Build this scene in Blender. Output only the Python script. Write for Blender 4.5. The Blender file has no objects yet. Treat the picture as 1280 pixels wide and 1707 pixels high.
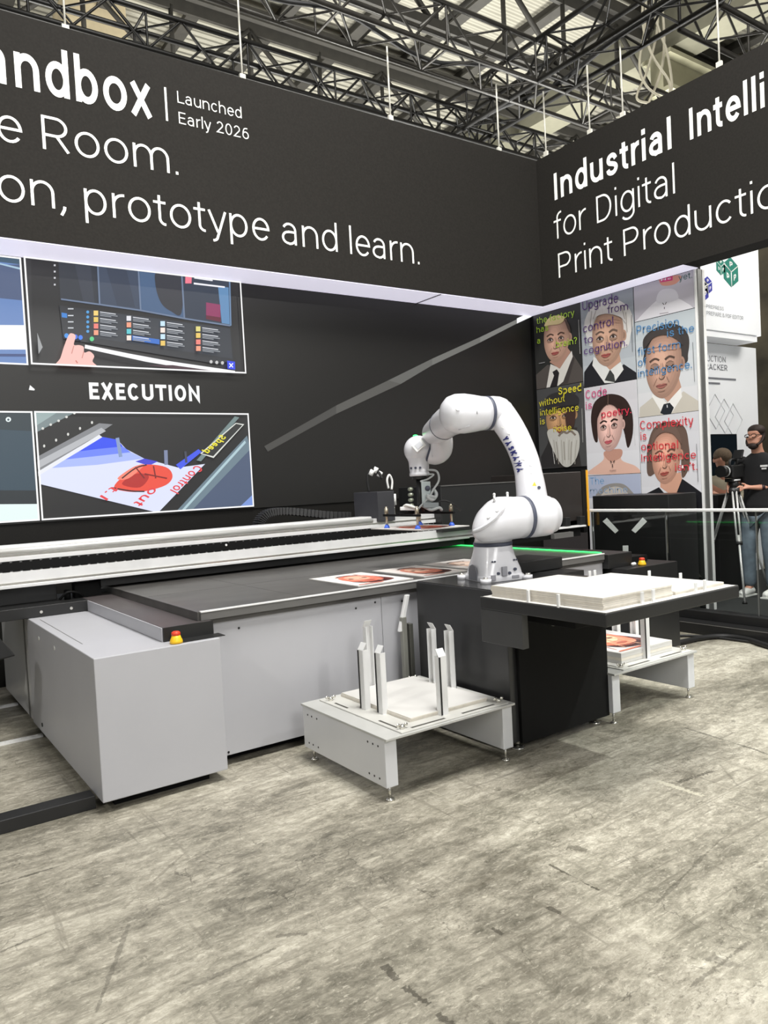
import bpy, bmesh, math, random
from math import sin, cos, pi, radians
from mathutils import Vector, Matrix
random.seed(7)
S = bpy.context.scene
COL = S.collection

# ------------------------------------------------------------------ camera
F_PX, PITCH, ROLL, YAW, EYE = 1268.74, 0.0361592, 0.0527331, 0.606889, 1.35
def _axes():
    cp, sp, cr, sr = cos(PITCH), sin(PITCH), cos(ROLL), sin(ROLL)
    x, f, d = Vector((1, 0, 0)), Vector((0, cp, -sp)), Vector((0, -sp, -cp))
    x2, d2 = cr * x + sr * d, -sr * x + cr * d
    c, s = cos(YAW), sin(YAW)
    W = Matrix(((c, s, 0), (-s, c, 0), (0, 0, 1)))
    return W @ x2, W @ d2, W @ f
AX, AY, AZ = _axes()
CAM = Vector((0, 0, EYE))
cd = bpy.data.cameras.new('camera'); cam = bpy.data.objects.new('camera', cd); COL.objects.link(cam)
cd.sensor_fit = 'HORIZONTAL'; cd.sensor_width = 36; cd.lens = 36 * F_PX / 1280
cd.clip_start = 0.02; cd.clip_end = 200
R = Matrix((AX, -AY, -AZ)).transposed().to_4x4()
cam.matrix_world = Matrix.Translation(CAM) @ R
S.camera = cam
# ------------------------------------------------------------------ world, exposure, lamps and added fills
S.view_settings.view_transform = 'Standard'; S.view_settings.look = 'None'
S.view_settings.gamma = 1.0; S.view_settings.use_curve_mapping = False
S.view_settings.exposure = 0.14
wd = bpy.data.worlds.new('hall_ambient'); S.world = wd; wd.use_nodes = True
bg = wd.node_tree.nodes['Background']; bg.inputs[0].default_value = (0.99, 0.99, 0.985, 1); bg.inputs[1].default_value = 0.38
def area(name, loc, target, size, power, col=(1, .97, .92), sy=None, spread=pi):
    l = bpy.data.lights.new(name, 'AREA'); l.energy = power; l.color = col; l.size = size; l.spread = spread
    if sy: l.shape = 'RECTANGLE'; l.size_y = sy
    o = bpy.data.objects.new(name, l); COL.objects.link(o); o.location = loc
    o.rotation_euler = (Vector(target) - Vector(loc)).to_track_quat('-Z', 'Y').to_euler()
    return o
def spot(name, loc, target, angle, power, blend=.1, rad=.05, col=(1, .98, .94)):
    l = bpy.data.lights.new(name, 'SPOT'); l.energy = power; l.color = col
    l.spot_size = radians(angle); l.spot_blend = blend; l.shadow_soft_size = rad
    o = bpy.data.objects.new(name, l); COL.objects.link(o); o.location = loc
    o.rotation_euler = (Vector(target) - Vector(loc)).to_track_quat('-Z', 'Y').to_euler()
    return o
area('hall_lamp', (2.4, 1.0, 8.7), (2.4, 2.6, .6), 2.4, 860, (1, .99, .97))
area('front_fill', (0.8, -3.2, 4.2), (2.6, 3.2, .9), 2.0, 150, (1, .99, .97))  # soft frontal fill added to lift the robot base and front faces
for x_, y_ in ((1.0, 9.6), (6.5, 10.0), (11.5, 10.0), (11.5, 6.6)): area('roof_fill', (x_, y_, 2.2), (x_ + .6, y_ + .4, 9.0), 2.4, 680, (1, .99, .95))  # unseen upward fills added behind the banners to brighten the roof
spot('booth_lamp', (5.4, -1.6, 5.6), (2.6, 3.6, .9), 62, 360, .6, .10)
spot('booth_lamp', (-3.6, 1.6, 5.2), (1.4, 4.0, .6), 80, 330, .6, .10)
spot('truss_lamp', (6.2, -0.5, 5.35), (4.6, 0.9, 0), 45, 900, .06, .04, (.95, 1, .96))
area('panel_fill', (8.6, 2.2, 4.6), (8.2, 5.0, 1.9), 1.2, 105)  # fill added out of view to brighten the white display panels
spot('poster_fill', (3.2, 3.2, 5.3), (6.2, 4.7, .95), 44, 240, .7, .08)  # unseen spot added to brighten the counter emblem and the posters

# ------------------------------------------------------------------ pixel rays on planes of the place
def ray(px, py): return AX * ((px - 640) / F_PX) + AY * ((py - 853.5) / F_PX) + AZ
def on_x(px, py, X): v = ray(px, py); return CAM + v * (X / v.x)
def on_y(px, py, Y): v = ray(px, py); return CAM + v * (Y / v.y)
def on_z(px, py, Z): v = ray(px, py); return CAM + v * ((Z - EYE) / v.z)

# ------------------------------------------------------------------ materials
def lin(c):
    c = c / 255
    return c / 12.92 if c <= .04045 else ((c + .055) / 1.055) ** 2.4
def rgb(r, g, b): return (lin(r), lin(g), lin(b), 1)
def M(name, col, rough=.5, metal=0., var=.06, scale=8., bump=0., emit=0., coat=0., spec=.5, stretch=None):
    m = bpy.data.materials.new(name); m.use_nodes = True
    nt = m.node_tree; b = nt.nodes['Principled BSDF']
    tc = nt.nodes.new('ShaderNodeTexCoord'); n = nt.nodes.new('ShaderNodeTexNoise')
    n.inputs['Scale'].default_value = scale; n.inputs['Detail'].default_value = 4
    if stretch:
        mp = nt.nodes.new('ShaderNodeMapping'); mp.inputs['Scale'].default_value = stretch
        nt.links.new(tc.outputs['Object'], mp.inputs[0]); nt.links.new(mp.outputs[0], n.inputs['Vector'])
    else: nt.links.new(tc.outputs['Object'], n.inputs['Vector'])
    r = nt.nodes.new('ShaderNodeValToRGB')
    r.color_ramp.elements[0].position = .3; r.color_ramp.elements[1].position = .7
    r.color_ramp.elements[0].color = tuple(min(1, c * (1 - var)) for c in col[:3]) + (1,)
    r.color_ramp.elements[1].color = tuple(min(1, c * (1 + var)) for c in col[:3]) + (1,)
    nt.links.new(n.outputs['Fac'], r.inputs[0]); nt.links.new(r.outputs[0], b.inputs['Base Color'])
    b.inputs['Roughness'].default_value = rough; b.inputs['Metallic'].default_value = metal
    b.inputs['Coat Weight'].default_value = coat; b.inputs['Specular IOR Level'].default_value = spec
    if emit:
        nt.links.new(r.outputs[0], b.inputs['Emission Color']); b.inputs['Emission Strength'].default_value = emit
    if bump:
        bp = nt.nodes.new('ShaderNodeBump'); bp.inputs['Strength'].default_value = bump; bp.inputs['Distance'].default_value = .01
        nt.links.new(n.outputs['Fac'], bp.inputs['Height']); nt.links.new(bp.outputs[0], b.inputs['Normal'])
    return m
def Mpic(name, emit):
    m = bpy.data.materials.new(name); m.use_nodes = True
    nt = m.node_tree; b = nt.nodes['Principled BSDF']
    a = nt.nodes.new('ShaderNodeAttribute'); a.attribute_name = 'Col'
    if emit:
        nt.links.new(a.outputs['Color'], b.inputs['Emission Color']); b.inputs['Emission Strength'].default_value = emit
        b.inputs['Base Color'].default_value = (.02, .02, .02, 1)
    else: nt.links.new(a.outputs['Color'], b.inputs['Base Color'])
    b.inputs['Roughness'].default_value = .45
    return m
m_grey = M('grey_powder_coat', rgb(176, 176, 180), .42, 0, .02, 3)
m_greyd = M('grey_side_coat', rgb(190, 190, 190), .3, 0, .03, 3)
m_black = M('black_satin_coat', rgb(30, 30, 30), .42, 0, .1, 5)
m_blackm = M('black_matt', rgb(14, 14, 14), .7, 0, .15, 6, spec=.2)
m_bed = M('bed_phenolic', rgb(78, 76, 74), .33, 0, .22, 3.5, stretch=(1, 2.2, 1))
m_rim = M('dark_grey_edge', rgb(98, 97, 95), .4, 0, .05)
m_deck = M('brown_grey_deck', rgb(76, 70, 70), .4, 0, .08)
m_alu = M('brushed_aluminium', rgb(215, 215, 212), .28, .4, .12, 6, stretch=(1, 14, 14))
m_alup = M('pale_anodised', rgb(224, 224, 223), .36, .08, .06, 6)
m_beam = M('beam_aluminium', rgb(214, 214, 213), .34, .15, .16, 3, stretch=(.35, 1, 60))
m_steel = M('bright_steel', rgb(215, 213, 205), .2, .9, .08, 20)
m_white = M('white_paint', rgb(232, 232, 230), .35, 0, .02, 4)
m_robot = M('robot_gloss_white', rgb(224, 224, 228), .27, 0, .015, 5, coat=.25)
m_ring = M('robot_blue_grey_ring', rgb(72, 76, 92), .45, 0, .05)
m_blue = M('navy_lettering', rgb(38, 42, 110), .5)
m_board = M('white_foam_board', rgb(200, 198, 194), .6, 0, .02, 6)
m_boarde = M('board_edge', rgb(214, 208, 196), .7, 0, .06, 30)
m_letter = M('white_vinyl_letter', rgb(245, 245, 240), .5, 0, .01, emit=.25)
m_fabric = M('black_banner_fabric', rgb(41, 39, 36), .85, 0, .12, 60, spec=.2)
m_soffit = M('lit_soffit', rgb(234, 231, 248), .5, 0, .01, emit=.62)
m_led = M('led_black', rgb(26, 25, 23), .5, 0, .15, 120, spec=.2)
m_truss = M('truss_black', rgb(28, 27, 25), .45, .5, .2, 10)
m_trussb = M('truss_worn_alu', rgb(52, 50, 46), .4, .5, .2, 10)
m_rope = M('white_rope', rgb(225, 222, 210), .8, emit=.05)
m_roofsteel = M('dark_roof_steel', rgb(52, 50, 45), .7, 0, .15)
m_beamc = M('pale_green_beam', rgb(150, 147, 122), .8, 0, .12, 3)
m_conc = M('column_concrete', rgb(196, 182, 150), .85, 0, .14, 4, bump=.3)
m_pic = Mpic('printed_picture', 0)
m_scr = Mpic('screen_picture', 1.0)
m_green = M('green_light', rgb(60, 255, 110), .5, emit=2.2)
m_red = M('red_button', rgb(205, 60, 30), .4); m_yel = M('yellow_plastic', rgb(240, 190, 30), .4)
m_yell = M('yellow_strip', rgb(225, 165, 50), .5, emit=.25)
m_rubber = M('black_rubber', rgb(24, 24, 24), .6, 0, .1)
m_cup = M('blue_suction_cup', rgb(60, 100, 210), .4)
m_skin = M('skin', rgb(205, 150, 125), .5, 0, .05); m_hair = M('dark_hair', rgb(45, 32, 26), .7, 0, .2, 60)
m_hairg = M('grey_brown_hair', rgb(105, 88, 70), .8, 0, .2, 60)
m_tee = M('black_cotton', rgb(20, 20, 22), .85, 0, .15, 20); m_jean = M('blue_denim', rgb(104, 116, 126), .8, 0, .3, 9)
m_beige = M('beige_cotton', rgb(196, 186, 162), .85, 0, .06, 10)
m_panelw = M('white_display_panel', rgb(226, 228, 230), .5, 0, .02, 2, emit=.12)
m_teal = M('teal_print', rgb(40, 120, 105), .5); m_mag = M('magenta_print', rgb(215, 40, 120), .5)
m_indigo = M('indigo_print', rgb(50, 55, 150), .5); m_greyt = M('grey_print', rgb(120, 122, 128), .5)
m_darkt = M('dark_hall_cloth', rgb(26, 26, 24), .8, 0, .2)
m_tv = M('dark_screen', rgb(18, 28, 36), .15)

def Mglass():
    m = bpy.data.materials.new('tinted_clear_glass'); m.use_nodes = True
    nt = m.node_tree; nt.nodes.clear()
    o = nt.nodes.new('ShaderNodeOutputMaterial'); t = nt.nodes.new('ShaderNodeBsdfTransparent'); g = nt.nodes.new('ShaderNodeBsdfGlossy')
    t.inputs[0].default_value = (.92, .94, .935, 1); g.inputs['Roughness'].default_value = .03
    f = nt.nodes.new('ShaderNodeFresnel'); f.inputs[0].default_value = 1.45; mx = nt.nodes.new('ShaderNodeMixShader')
    nt.links.new(f.outputs[0], mx.inputs[0]); nt.links.new(t.outputs[0], mx.inputs[1]); nt.links.new(g.outputs[0], mx.inputs[2])
    nt.links.new(mx.outputs[0], o.inputs[0]); return m
m_glass = Mglass()

# ------------------------------------------------------------------ mesh builder
ORG = {}
def smooth_curve(pts, n=6, closed=False):
    out = []; N = len(pts); P = [Vector(p) for p in pts]
    rng = range(N if closed else N - 1)
    for i in rng:
        if closed: a, b, c, d = P[(i - 1) % N], P[i], P[(i + 1) % N], P[(i + 2) % N]
        else: a, b, c, d = P[max(i - 1, 0)], P[i], P[i + 1], P[min(i + 2, N - 1)]
        for k in range(n):
            t = k / n
            out.append(.5 * ((2 * b) + (c - a) * t + (2 * a - 5 * b + 4 * c - d) * t * t + (3 * b - a - 3 * c + d) * t ** 3))
    if not closed: out.append(P[-1])
    return out
class MB:
    def __init__(s): s.v = []; s.f = []; s.mi = []; s.sm = []; s.cur = 0
    def face(s, idx, sm=False): s.f.append(idx); s.mi.append(s.cur); s.sm.append(sm)
    def slot(s, i): s.cur = i; return s
    def hexa(s, p):
        o = len(s.v); s.v += [Vector(q) for q in p]
        for q in ((0, 3, 2, 1), (4, 5, 6, 7), (0, 1, 5, 4), (1, 2, 6, 5), (2, 3, 7, 6), (3, 0, 4, 7)): s.face([o + i for i in q])
        return s
    def box(s, x0, x1, y0, y1, z0, z1):
        return s.hexa([(x0, y0, z0), (x1, y0, z0), (x1, y1, z0), (x0, y1, z0), (x0, y0, z1), (x1, y0, z1), (x1, y1, z1), (x0, y1, z1)])
    def obox(s, c, u, v, w):      # oriented box, half vectors
        c, u, v, w = map(Vector, (c, u, v, w))
        return s.hexa([c - u - v - w, c + u - v - w, c + u + v - w, c - u + v - w, c - u - v + w, c + u - v + w, c + u + v + w, c - u + v + w])
    def prism(s, poly, ext):
        ext = Vector(ext); n = len(poly); o = len(s.v)
        s.v += [Vector(p) for p in poly] + [Vector(p) + ext for p in poly]
        s.face(list(range(o, o + n))); s.face(list(range(o + 2 * n - 1, o + n - 1, -1)))
        for i in range(n): j = (i + 1) % n; s.face([o + i, o + j, o + n + j, o + n + i])
        return s
    def rings(s, R_, cap0=True, cap1=True, sm=True):
        n = len(R_[0]); o = len(s.v)
        for r in R_: s.v += [Vector(p) for p in r]
        for k in range(len(R_) - 1):
            for i in range(n):
                j = (i + 1) % n
                s.face([o + k * n + i, o + k * n + j, o + (k + 1) * n + j, o + (k + 1) * n + i], sm)
        if cap0: s.face([o + i for i in range(n)][::-1], False)
        if cap1: s.face([o + (len(R_) - 1) * n + i for i in range(n)], False)
        return s
    def tube(s, path, rad, n=10, caps=True, sm=True, flat=None):
        P = [Vector(p) for p in path]; m = len(P)
        rad = [rad] * m if isinstance(rad, (int, float)) else list(rad)
        T = []
        for i in range(m):
            t = P[min(i + 1, m - 1)] - P[max(i - 1, 0)]
            T.append(t.normalized() if t.length > 1e-9 else Vector((0, 0, 1)))
        ref = Vector((0, 0, 1)) if abs(T[0].z) < .9 else Vector((1, 0, 0))
        u = (ref - T[0] * ref.dot(T[0])).normalized(); RR = []
        for i in range(m):
            u = (u - T[i] * u.dot(T[i])).normalized(); w = T[i].cross(u)
            fx, fy = flat or (1, 1)
            RR.append([P[i] + (u * cos(2 * pi * k / n) * fx + w * sin(2 * pi * k / n) * fy) * rad[i] for k in range(n)])
        return s.rings(RR, caps, caps, sm)
    def cyl(s, a, b, r, n=16, r2=None): return s.tube([a, b], [r, r if r2 is None else r2], n)
    def ball(s, c, r, n=14, sc=(1, 1, 1)):
        c = Vector(c); RR = []
        for i in range(1, n // 2):
            th = pi * i / (n // 2)
            RR.append([c + Vector((r * sin(th) * cos(2 * pi * k / n) * sc[0], r * sin(th) * sin(2 * pi * k / n) * sc[1], -r * cos(th) * sc[2])) for k in range(n)])
        o = len(s.v); s.rings(RR, False, False)
        a = len(s.v); s.v += [c + Vector((0, 0, -r * sc[2])), c + Vector((0, 0, r * sc[2]))]
        m = len(RR)
        for k in range(n):
            j = (k + 1) % n
            s.face([a, o + j, o + k], True); s.face([a + 1, o + (m - 1) * n + k, o + (m - 1) * n + j], True)
        return s
    def build(s, name, mats, parent=None, bev=0., seg=2, sub=0):
        if not isinstance(mats, (list, tuple)): mats = [mats]
        if parent is not None: org = ORG[parent]
        else:
            xs = [v.x for v in s.v]; ys = [v.y for v in s.v]; zs = [v.z for v in s.v]
            org = Vector(((min(xs) + max(xs)) / 2, (min(ys) + max(ys)) / 2, min(zs)))
        me = bpy.data.meshes.new(name)
        me.from_pydata([tuple(v - org) for v in s.v], [], s.f)
        for m in mats: me.materials.append(m)
        me.polygons.foreach_set('material_index', s.mi); me.polygons.foreach_set('use_smooth', s.sm)
        bm = bmesh.new(); bm.from_mesh(me); bmesh.ops.recalc_face_normals(bm, faces=bm.faces); bm.to_mesh(me); bm.free()
        me.update()
        o = bpy.data.objects.new(name, me); COL.objects.link(o); ORG[o] = org
        if parent is None: o.location = org
        else: o.parent = parent
        if bev:
            b = o.modifiers.new('edge', 'BEVEL'); b.width = bev; b.segments = seg; b.limit_method = 'ANGLE'; b.angle_limit = radians(40)
        if sub:
            b = o.modifiers.new('sub', 'SUBSURF'); b.levels = sub; b.render_levels = sub
        return o
def tag(o, label, cat, group=None, kind=None):
    if label: o['label'] = label
    if cat: o['category'] = cat
    if group: o['group'] = group
    if kind: o['kind'] = kind
    return o
def thing(name, label, cat, loc, group=None):
    o = bpy.data.objects.new(name, None); COL.objects.link(o); o.location = loc; o.empty_display_size = .1
    ORG[o] = Vector(loc); return tag(o, label, cat, group)
def struct(o): o['kind'] = 'structure'; return o
def box(name, mat, b, parent=None, bev=0., **k): return MB().box(*b).build(name, mat, parent, bev, **k)
def copy_tree(o, loc=None, label=None, group=None):
    c = o.copy(); COL.objects.link(c)
    if loc is not None: c.location = loc
    if label: c['label'] = label
    if group: c['group'] = group
    ORG[c] = Vector(c.location)
    for ch in list(o.children):
        d = ch.copy(); COL.objects.link(d); d.parent = c; ORG[d] = ORG[c]
        for g in list(ch.children):
            e = g.copy(); COL.objects.link(e); e.parent = d; ORG[e] = ORG[c]
    return c

# ------------------------------------------------------------------ stroke lettering
def arc(cx, cy, rx, ry, a0, a1, n=16):
    return [(cx + rx * cos(radians(a0 + (a1 - a0) * i / n)), cy + ry * sin(radians(a0 + (a1 - a0) * i / n))) for i in range(n + 1)]
def spl(pts, n=5): return [(p.x, p.y) for p in smooth_curve([(x, y, 0) for x, y in pts], n)]
def glyph(ch, w):
    h = w / 2; xt, ct, at, lo = .53 - h, .71 - h, .745, h
    L = .06 + h; Rr = .5 - h; cx = .28; rx = .22 - h; o_ = .01
    bowl = arc(cx, .265, rx, .275 - h, 0, 360, 28)
    if ch == ' ': return [], .25
    if ch == 'o': return [arc(.285, .265, .24 - h, .275 - h, 0, 360, 28)], .57
    if ch == 'a':
        r = .44 - h
        return [[(r, 0)] + arc(.25, .35, r - .25, .19 - h, 0, 155, 14), [(r, .315), (.23, .315)] + arc(.22, .155 + h / 2, .175 - h, .16 - h / 2 - h / 4, 90, 270, 14) + arc(.23, .17, r - .23, .18 - h, 275, 350, 8)], .54
    if ch == 'b': return [[(L, 0), (L, at)], bowl], .56
    if ch == 'd': return [[(Rr, 0), (Rr, at)], bowl], .56
    if ch == 'p': return [[(L, -.2), (L, .53)], bowl], .56
    if ch == 'q': return [[(Rr, -.2), (Rr, .53)], bowl], .56
    if ch == 'g': return [[(Rr, .53), (Rr, 0)] + arc(cx, -.02, rx, .19 - h, 0, -150, 12), bowl], .56
    if ch == 'c': return [arc(cx, .265, rx, .275 - h, 42, 318, 22)], .52
    if ch == 'e': return [[(.28 - rx, .275), (.28 + rx, .275)] + arc(cx, .265, rx, .275 - h, 3, 322, 24)], .53
    if ch == 'f': return [[(.16, 0), (.16, .58)] + arc(.16 + .15, .58, .15, .17 - h, 180, 85, 8), [(.02, .53 - h), (.3, .53 - h)]], .34
    if ch in 'nh': return [[(L, 0), (L, .53 if ch == 'n' else at)], arc(cx, .3, rx, .24 - h, 180, 0) + [(Rr, 0)]], .555
    if ch == 'm':
        r2 = .19 - h / 2
        return [[(L, 0), (L, .53)], arc(L + r2, .3, r2, .24 - h, 180, 0) + [(L + 2 * r2, 0)], arc(L + 3 * r2, .3, r2, .24 - h, 180, 0) + [(L + 4 * r2, 0)]], L + 4 * r2 + h + .06
    if ch == 'u': return [[(L, .53)] + arc(cx, .23, rx, .24 - h, 180, 360), [(Rr, .53), (Rr, 0)]], .555
    if ch == 'r': return [[(L, 0), (L, .53)], arc(.3, .29, .24 - h, .25 - h, 175, 85, 8)], .34
    if ch == 't': return [[(.15, .66), (.15, .15)] + arc(.27, .15, .12, .16 - h, 180, 275, 8), [(.02, .53 - h), (.29, .53 - h)]], .33
    if ch in 'sS':
        p = [(.43, .40), (.37, .5), (.26, .54), (.14, .5), (.10, .40), (.15, .32), (.27, .275), (.39, .22), (.44, .135), (.38, .03), (.26, -.01), (.12, .03), (.07, .13)]
        sx, sy, ad = (1, 1, .51) if ch == 's' else (1.17, 1.33, .59)
        q = []
        for x, y in p:
            x, y = x * sx, y * sy
            X0, X1, Y0, Y1 = .07 * sx, .44 * sx, -.01 * sy, .54 * sy
            q.append((X0 + h * .8 + (x - X0) / (X1 - X0) * (X1 - X0 - 1.6 * h) , Y0 + h + (y - Y0) / (Y1 - Y0) * (Y1 - Y0 - 2 * h)))
        return [spl(q, 4)], ad
    if ch == 'i': return [[(L, 0), (L, .53)], [(L, .745 - w * 1.15), (L, .745)]], .12 + w
    if ch == 'l': return [[(L, 0), (L, at)]], .12 + w
    if ch == 'k': return [[(L, 0), (L, at)], [(.45, .53), (L, .2)], [(.2, .3), (.47, 0)]], .5
    if ch == 'v': return [[(.02 + h, .53), (.245, h), (.47 - h, .53)]], .49
    if ch == 'w': return [[(.02 + h, .53), (.2, h), (.37, .5), (.54, h), (.72 - h, .53)]], .74
    if ch == 'x': return [[(.02 + h, 0), (.47 - h, .53)], [(.03 + h, .53), (.48 - h, 0)]], .5
    if ch == 'y': return [[(.02 + h, .53), (.245, .03)], [(.47 - h, .53), (.23, -.09)] + arc(.12, -.08, .11, .12 - h, -15, -90, 6)], .48
    if ch == 'z': return [[(.05, .53 - h), (.43, .53 - h), (.05, h), (.44, h)]], .49
    if ch == '.': return [[(.1, 0), (.1, w * 1.2)]], .2 + h
    if ch == ',': return [[(.13, w * 1.2), (.12, 0), (.06, -.12)]], .21
    if ch == "'": return [[(.07, .56), (.08, .745)]], .15
    if ch == '?': return [arc(.22, .54, .16 - h / 2, .2 - h, 170, -30, 12) + [(.24, .33), (.22, .2)], [(.22, 0), (.22, w * 1.15)]], .45
    if ch == '&': return [spl([(.58, 0), (.2, .45), (.2, .65), (.33, .66), (.36, .55), (.12, .28), (.1, .1), (.28, .01), (.5, .15), (.54, .33)], 4)], .62
    # capitals
    L = .075 + h; ym = .355
    if ch == 'I': return [[(L, 0), (L, .71)]], .15 + w
    if ch == 'L': return [[(L, .71), (L, lo), (.5, lo)]], .53
    if ch == 'E': return [[(.5, ct), (L, ct), (L, lo), (.51, lo)], [(L, ym + .01), (.46, ym + .01)]], .56
    if ch == 'F': return [[(.5, ct), (L, ct), (L, 0)], [(L, ym), (.45, ym)]], .54
    if ch == 'T': return [[(.03, ct), (.57, ct)], [(.3, ct), (.3, 0)]], .6
    if ch == 'H': return [[(L, 0), (L, .71)], [(.63 - h, 0), (.63 - h, .71)], [(L, ym), (.63 - h, ym)]], .71
    if ch == 'N': return [[(L, 0), (L, .71 - h), (.63 - h, h), (.63 - h, .71)]], .71
    if ch == 'M': return [[(L, 0), (L, .71 - h), (.43, .1), (.79 - h, .71 - h), (.79 - h, 0)]], .87
    if ch == 'X': return [[(.04 + h, 0), (.58 - h, .71)], [(.04 + h, .71), (.58 - h, 0)]], .62
    if ch == 'K': return [[(L, 0), (L, .71)], [(.58, .71), (L, .27)], [(.23, .41), (.6, 0)]], .62
    if ch == 'Y': return [[(.02 + h, .71), (.3, .3), (.58 - h, .71)], [(.3, .3), (.3, 0)]], .6
    if ch == 'A': return [[(.02 + h, 0), (.325, .71 - h), (.63 - h, 0)], [(.13, .21), (.52, .21)]], .65
    if ch == 'V': return [[(.02 + h, .71), (.32, h), (.62 - h, .71)]], .64
    if ch == 'W': return [[(.03 + h, .71), (.23, h), (.44, .68), (.65, h), (.85 - h, .71)]], .88
    if ch == 'D': return [[(L, lo), (L, ct), (.28, ct)] + arc(.28, .355, .3 - h, .355 - h, 90, -90, 18) + [(L, lo)]], .65
    if ch in 'PR':
        s = [[(L, 0), (L, ct), (.33, ct)] + arc(.33, ct - .185, .22 - h, .185, 90, -90, 14) + [(L, ct - .37)]]
        if ch == 'R': s.append([(.34, ct - .37), (.56 - h / 2, 0)])
        return s, .63
    if ch == 'O': return [arc(.345, .355, .285 - h, .365 - h, 0, 360, 30)], .69
    if ch == 'C': return [arc(.335, .355, .275 - h, .365 - h, 42, 318, 24)], .65
    if ch == 'G': return [arc(.345, .355, .285 - h, .365 - h, 45, 330, 24) + [(.6 - h, .31), (.38, .31)]], .68
    if ch == 'U': return [[(L, .71)] + arc(.34, .23, .27 - h, .24 - h, 180, 360) + [(.61 - h, .71)]], .68
    if ch == '2': return [arc(.27, .5, .2 - h, .22 - h, 165, -30, 14) + [(.08, lo), (.5, lo)]], .56
    if ch == '0': return [arc(.28, .355, .22 - h, .365 - h, 0, 360, 28)], .56
    if ch == '6': return [arc(.285, .23, .215 - h, .24 - h, 0, 360, 26), spl([(.07 + h, .24), (.1 + h, .46), (.22, .64), (.42, .71 - h)], 4)], .56
    return [[(.1, 0), (.1, .5)]], .3
def ribbon(pts, w):
    h = w / 2; P = [Vector(p).to_2d() for p in pts]
    Q = [P[0]]
    for p in P[1:]:
        if (p - Q[-1]).length > 1e-5: Q.append(p)
    P = Q
    if len(P) < 2: return [], []
    closed = (P[0] - P[-1]).length < 1e-4
    if closed: P = P[:-1]
    n = len(P); Lf, Rt = [], []
    for i in range(n):
        a = P[i - 1] if (i > 0 or closed) else None; b = P[(i + 1) % n] if (i < n - 1 or closed) else None
        d0 = (P[i] - a).normalized() if a is not None else None; d1 = (b - P[i]).normalized() if b is not None else None
        if d0 is None: d0 = d1
        if d1 is None: d1 = d0
        n0, n1 = Vector((-d0.y, d0.x)), Vector((-d1.y, d1.x)); nn = n0 + n1
        nn = n0 if nn.length < .2 else nn.normalized()
        k = min(1 / max(nn.dot(n0), .35), 2.6)
        Lf.append(P[i] + nn * h * k); Rt.append(P[i] - nn * h * k)
    v = Lf + Rt; f = []
    for i in range(n if closed else n - 1):
        j = (i + 1) % n; f.append([i, j, n + j, n + i])
    return v, f
def text_geo(txt, w, track=0.):
    """2-D verts / faces of a line of lettering in em units and its right ink edge"""
    V, Fc, x = [], [], 0.
    for ch in txt:
        st, ad = glyph(ch, w)
        for s in st:
            v, f = ribbon(s, w); o = len(V)
            V += [Vector((p.x + x, p.y)) for p in v]; Fc += [[o + i for i in q] for q in f]
        x += ad + track
    x0 = min(p.x for p in V); x1 = max(p.x for p in V)
    return [Vector((p.x - x0, p.y)) for p in V], Fc, x1 - x0
def add_text(mb, txt, p0, p1, up, w=.09, track=0., cap=.71):
    """lettering from ink-left p0 to ink-right p1 on the baseline; `up` is the cap-height vector"""
    p0, p1, up = Vector(p0), Vector(p1), Vector(up)
    V, Fc, wd = text_geo(txt, w, track); e = (p1 - p0) / wd; u = up / cap; o = len(mb.v)
    mb.v += [p0 + e * p.x + u * p.y for p in V]
    for q in Fc: mb.face([o + i for i in q])

def add_words(txt, p0, p1, up, w, mat, parent, name='lettering', cap=.71):
    """one object per word of a line"""
    p0, p1, up = Vector(p0), Vector(p1), Vector(up); tot = text_geo(txt, w)[2]; e = (p1 - p0) / tot; x = 0.; first = None
    for wd in txt.split(' '):
        V, Fc, _ = text_geo(wd, w); lead = min(q[0] - w / 2 for s in glyph(wd[0], w)[0] for q in s)
        if first is None: first = lead
        m = MB(); V0 = x + lead - first
        m.v = [p0 + e * (V0 + q.x) + up / cap * q.y for q in V]
        for q in Fc: m.face(list(q))
        m.build(name, mat, parent)
        x += sum(glyph(c, w)[1] for c in wd) + .25

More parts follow.
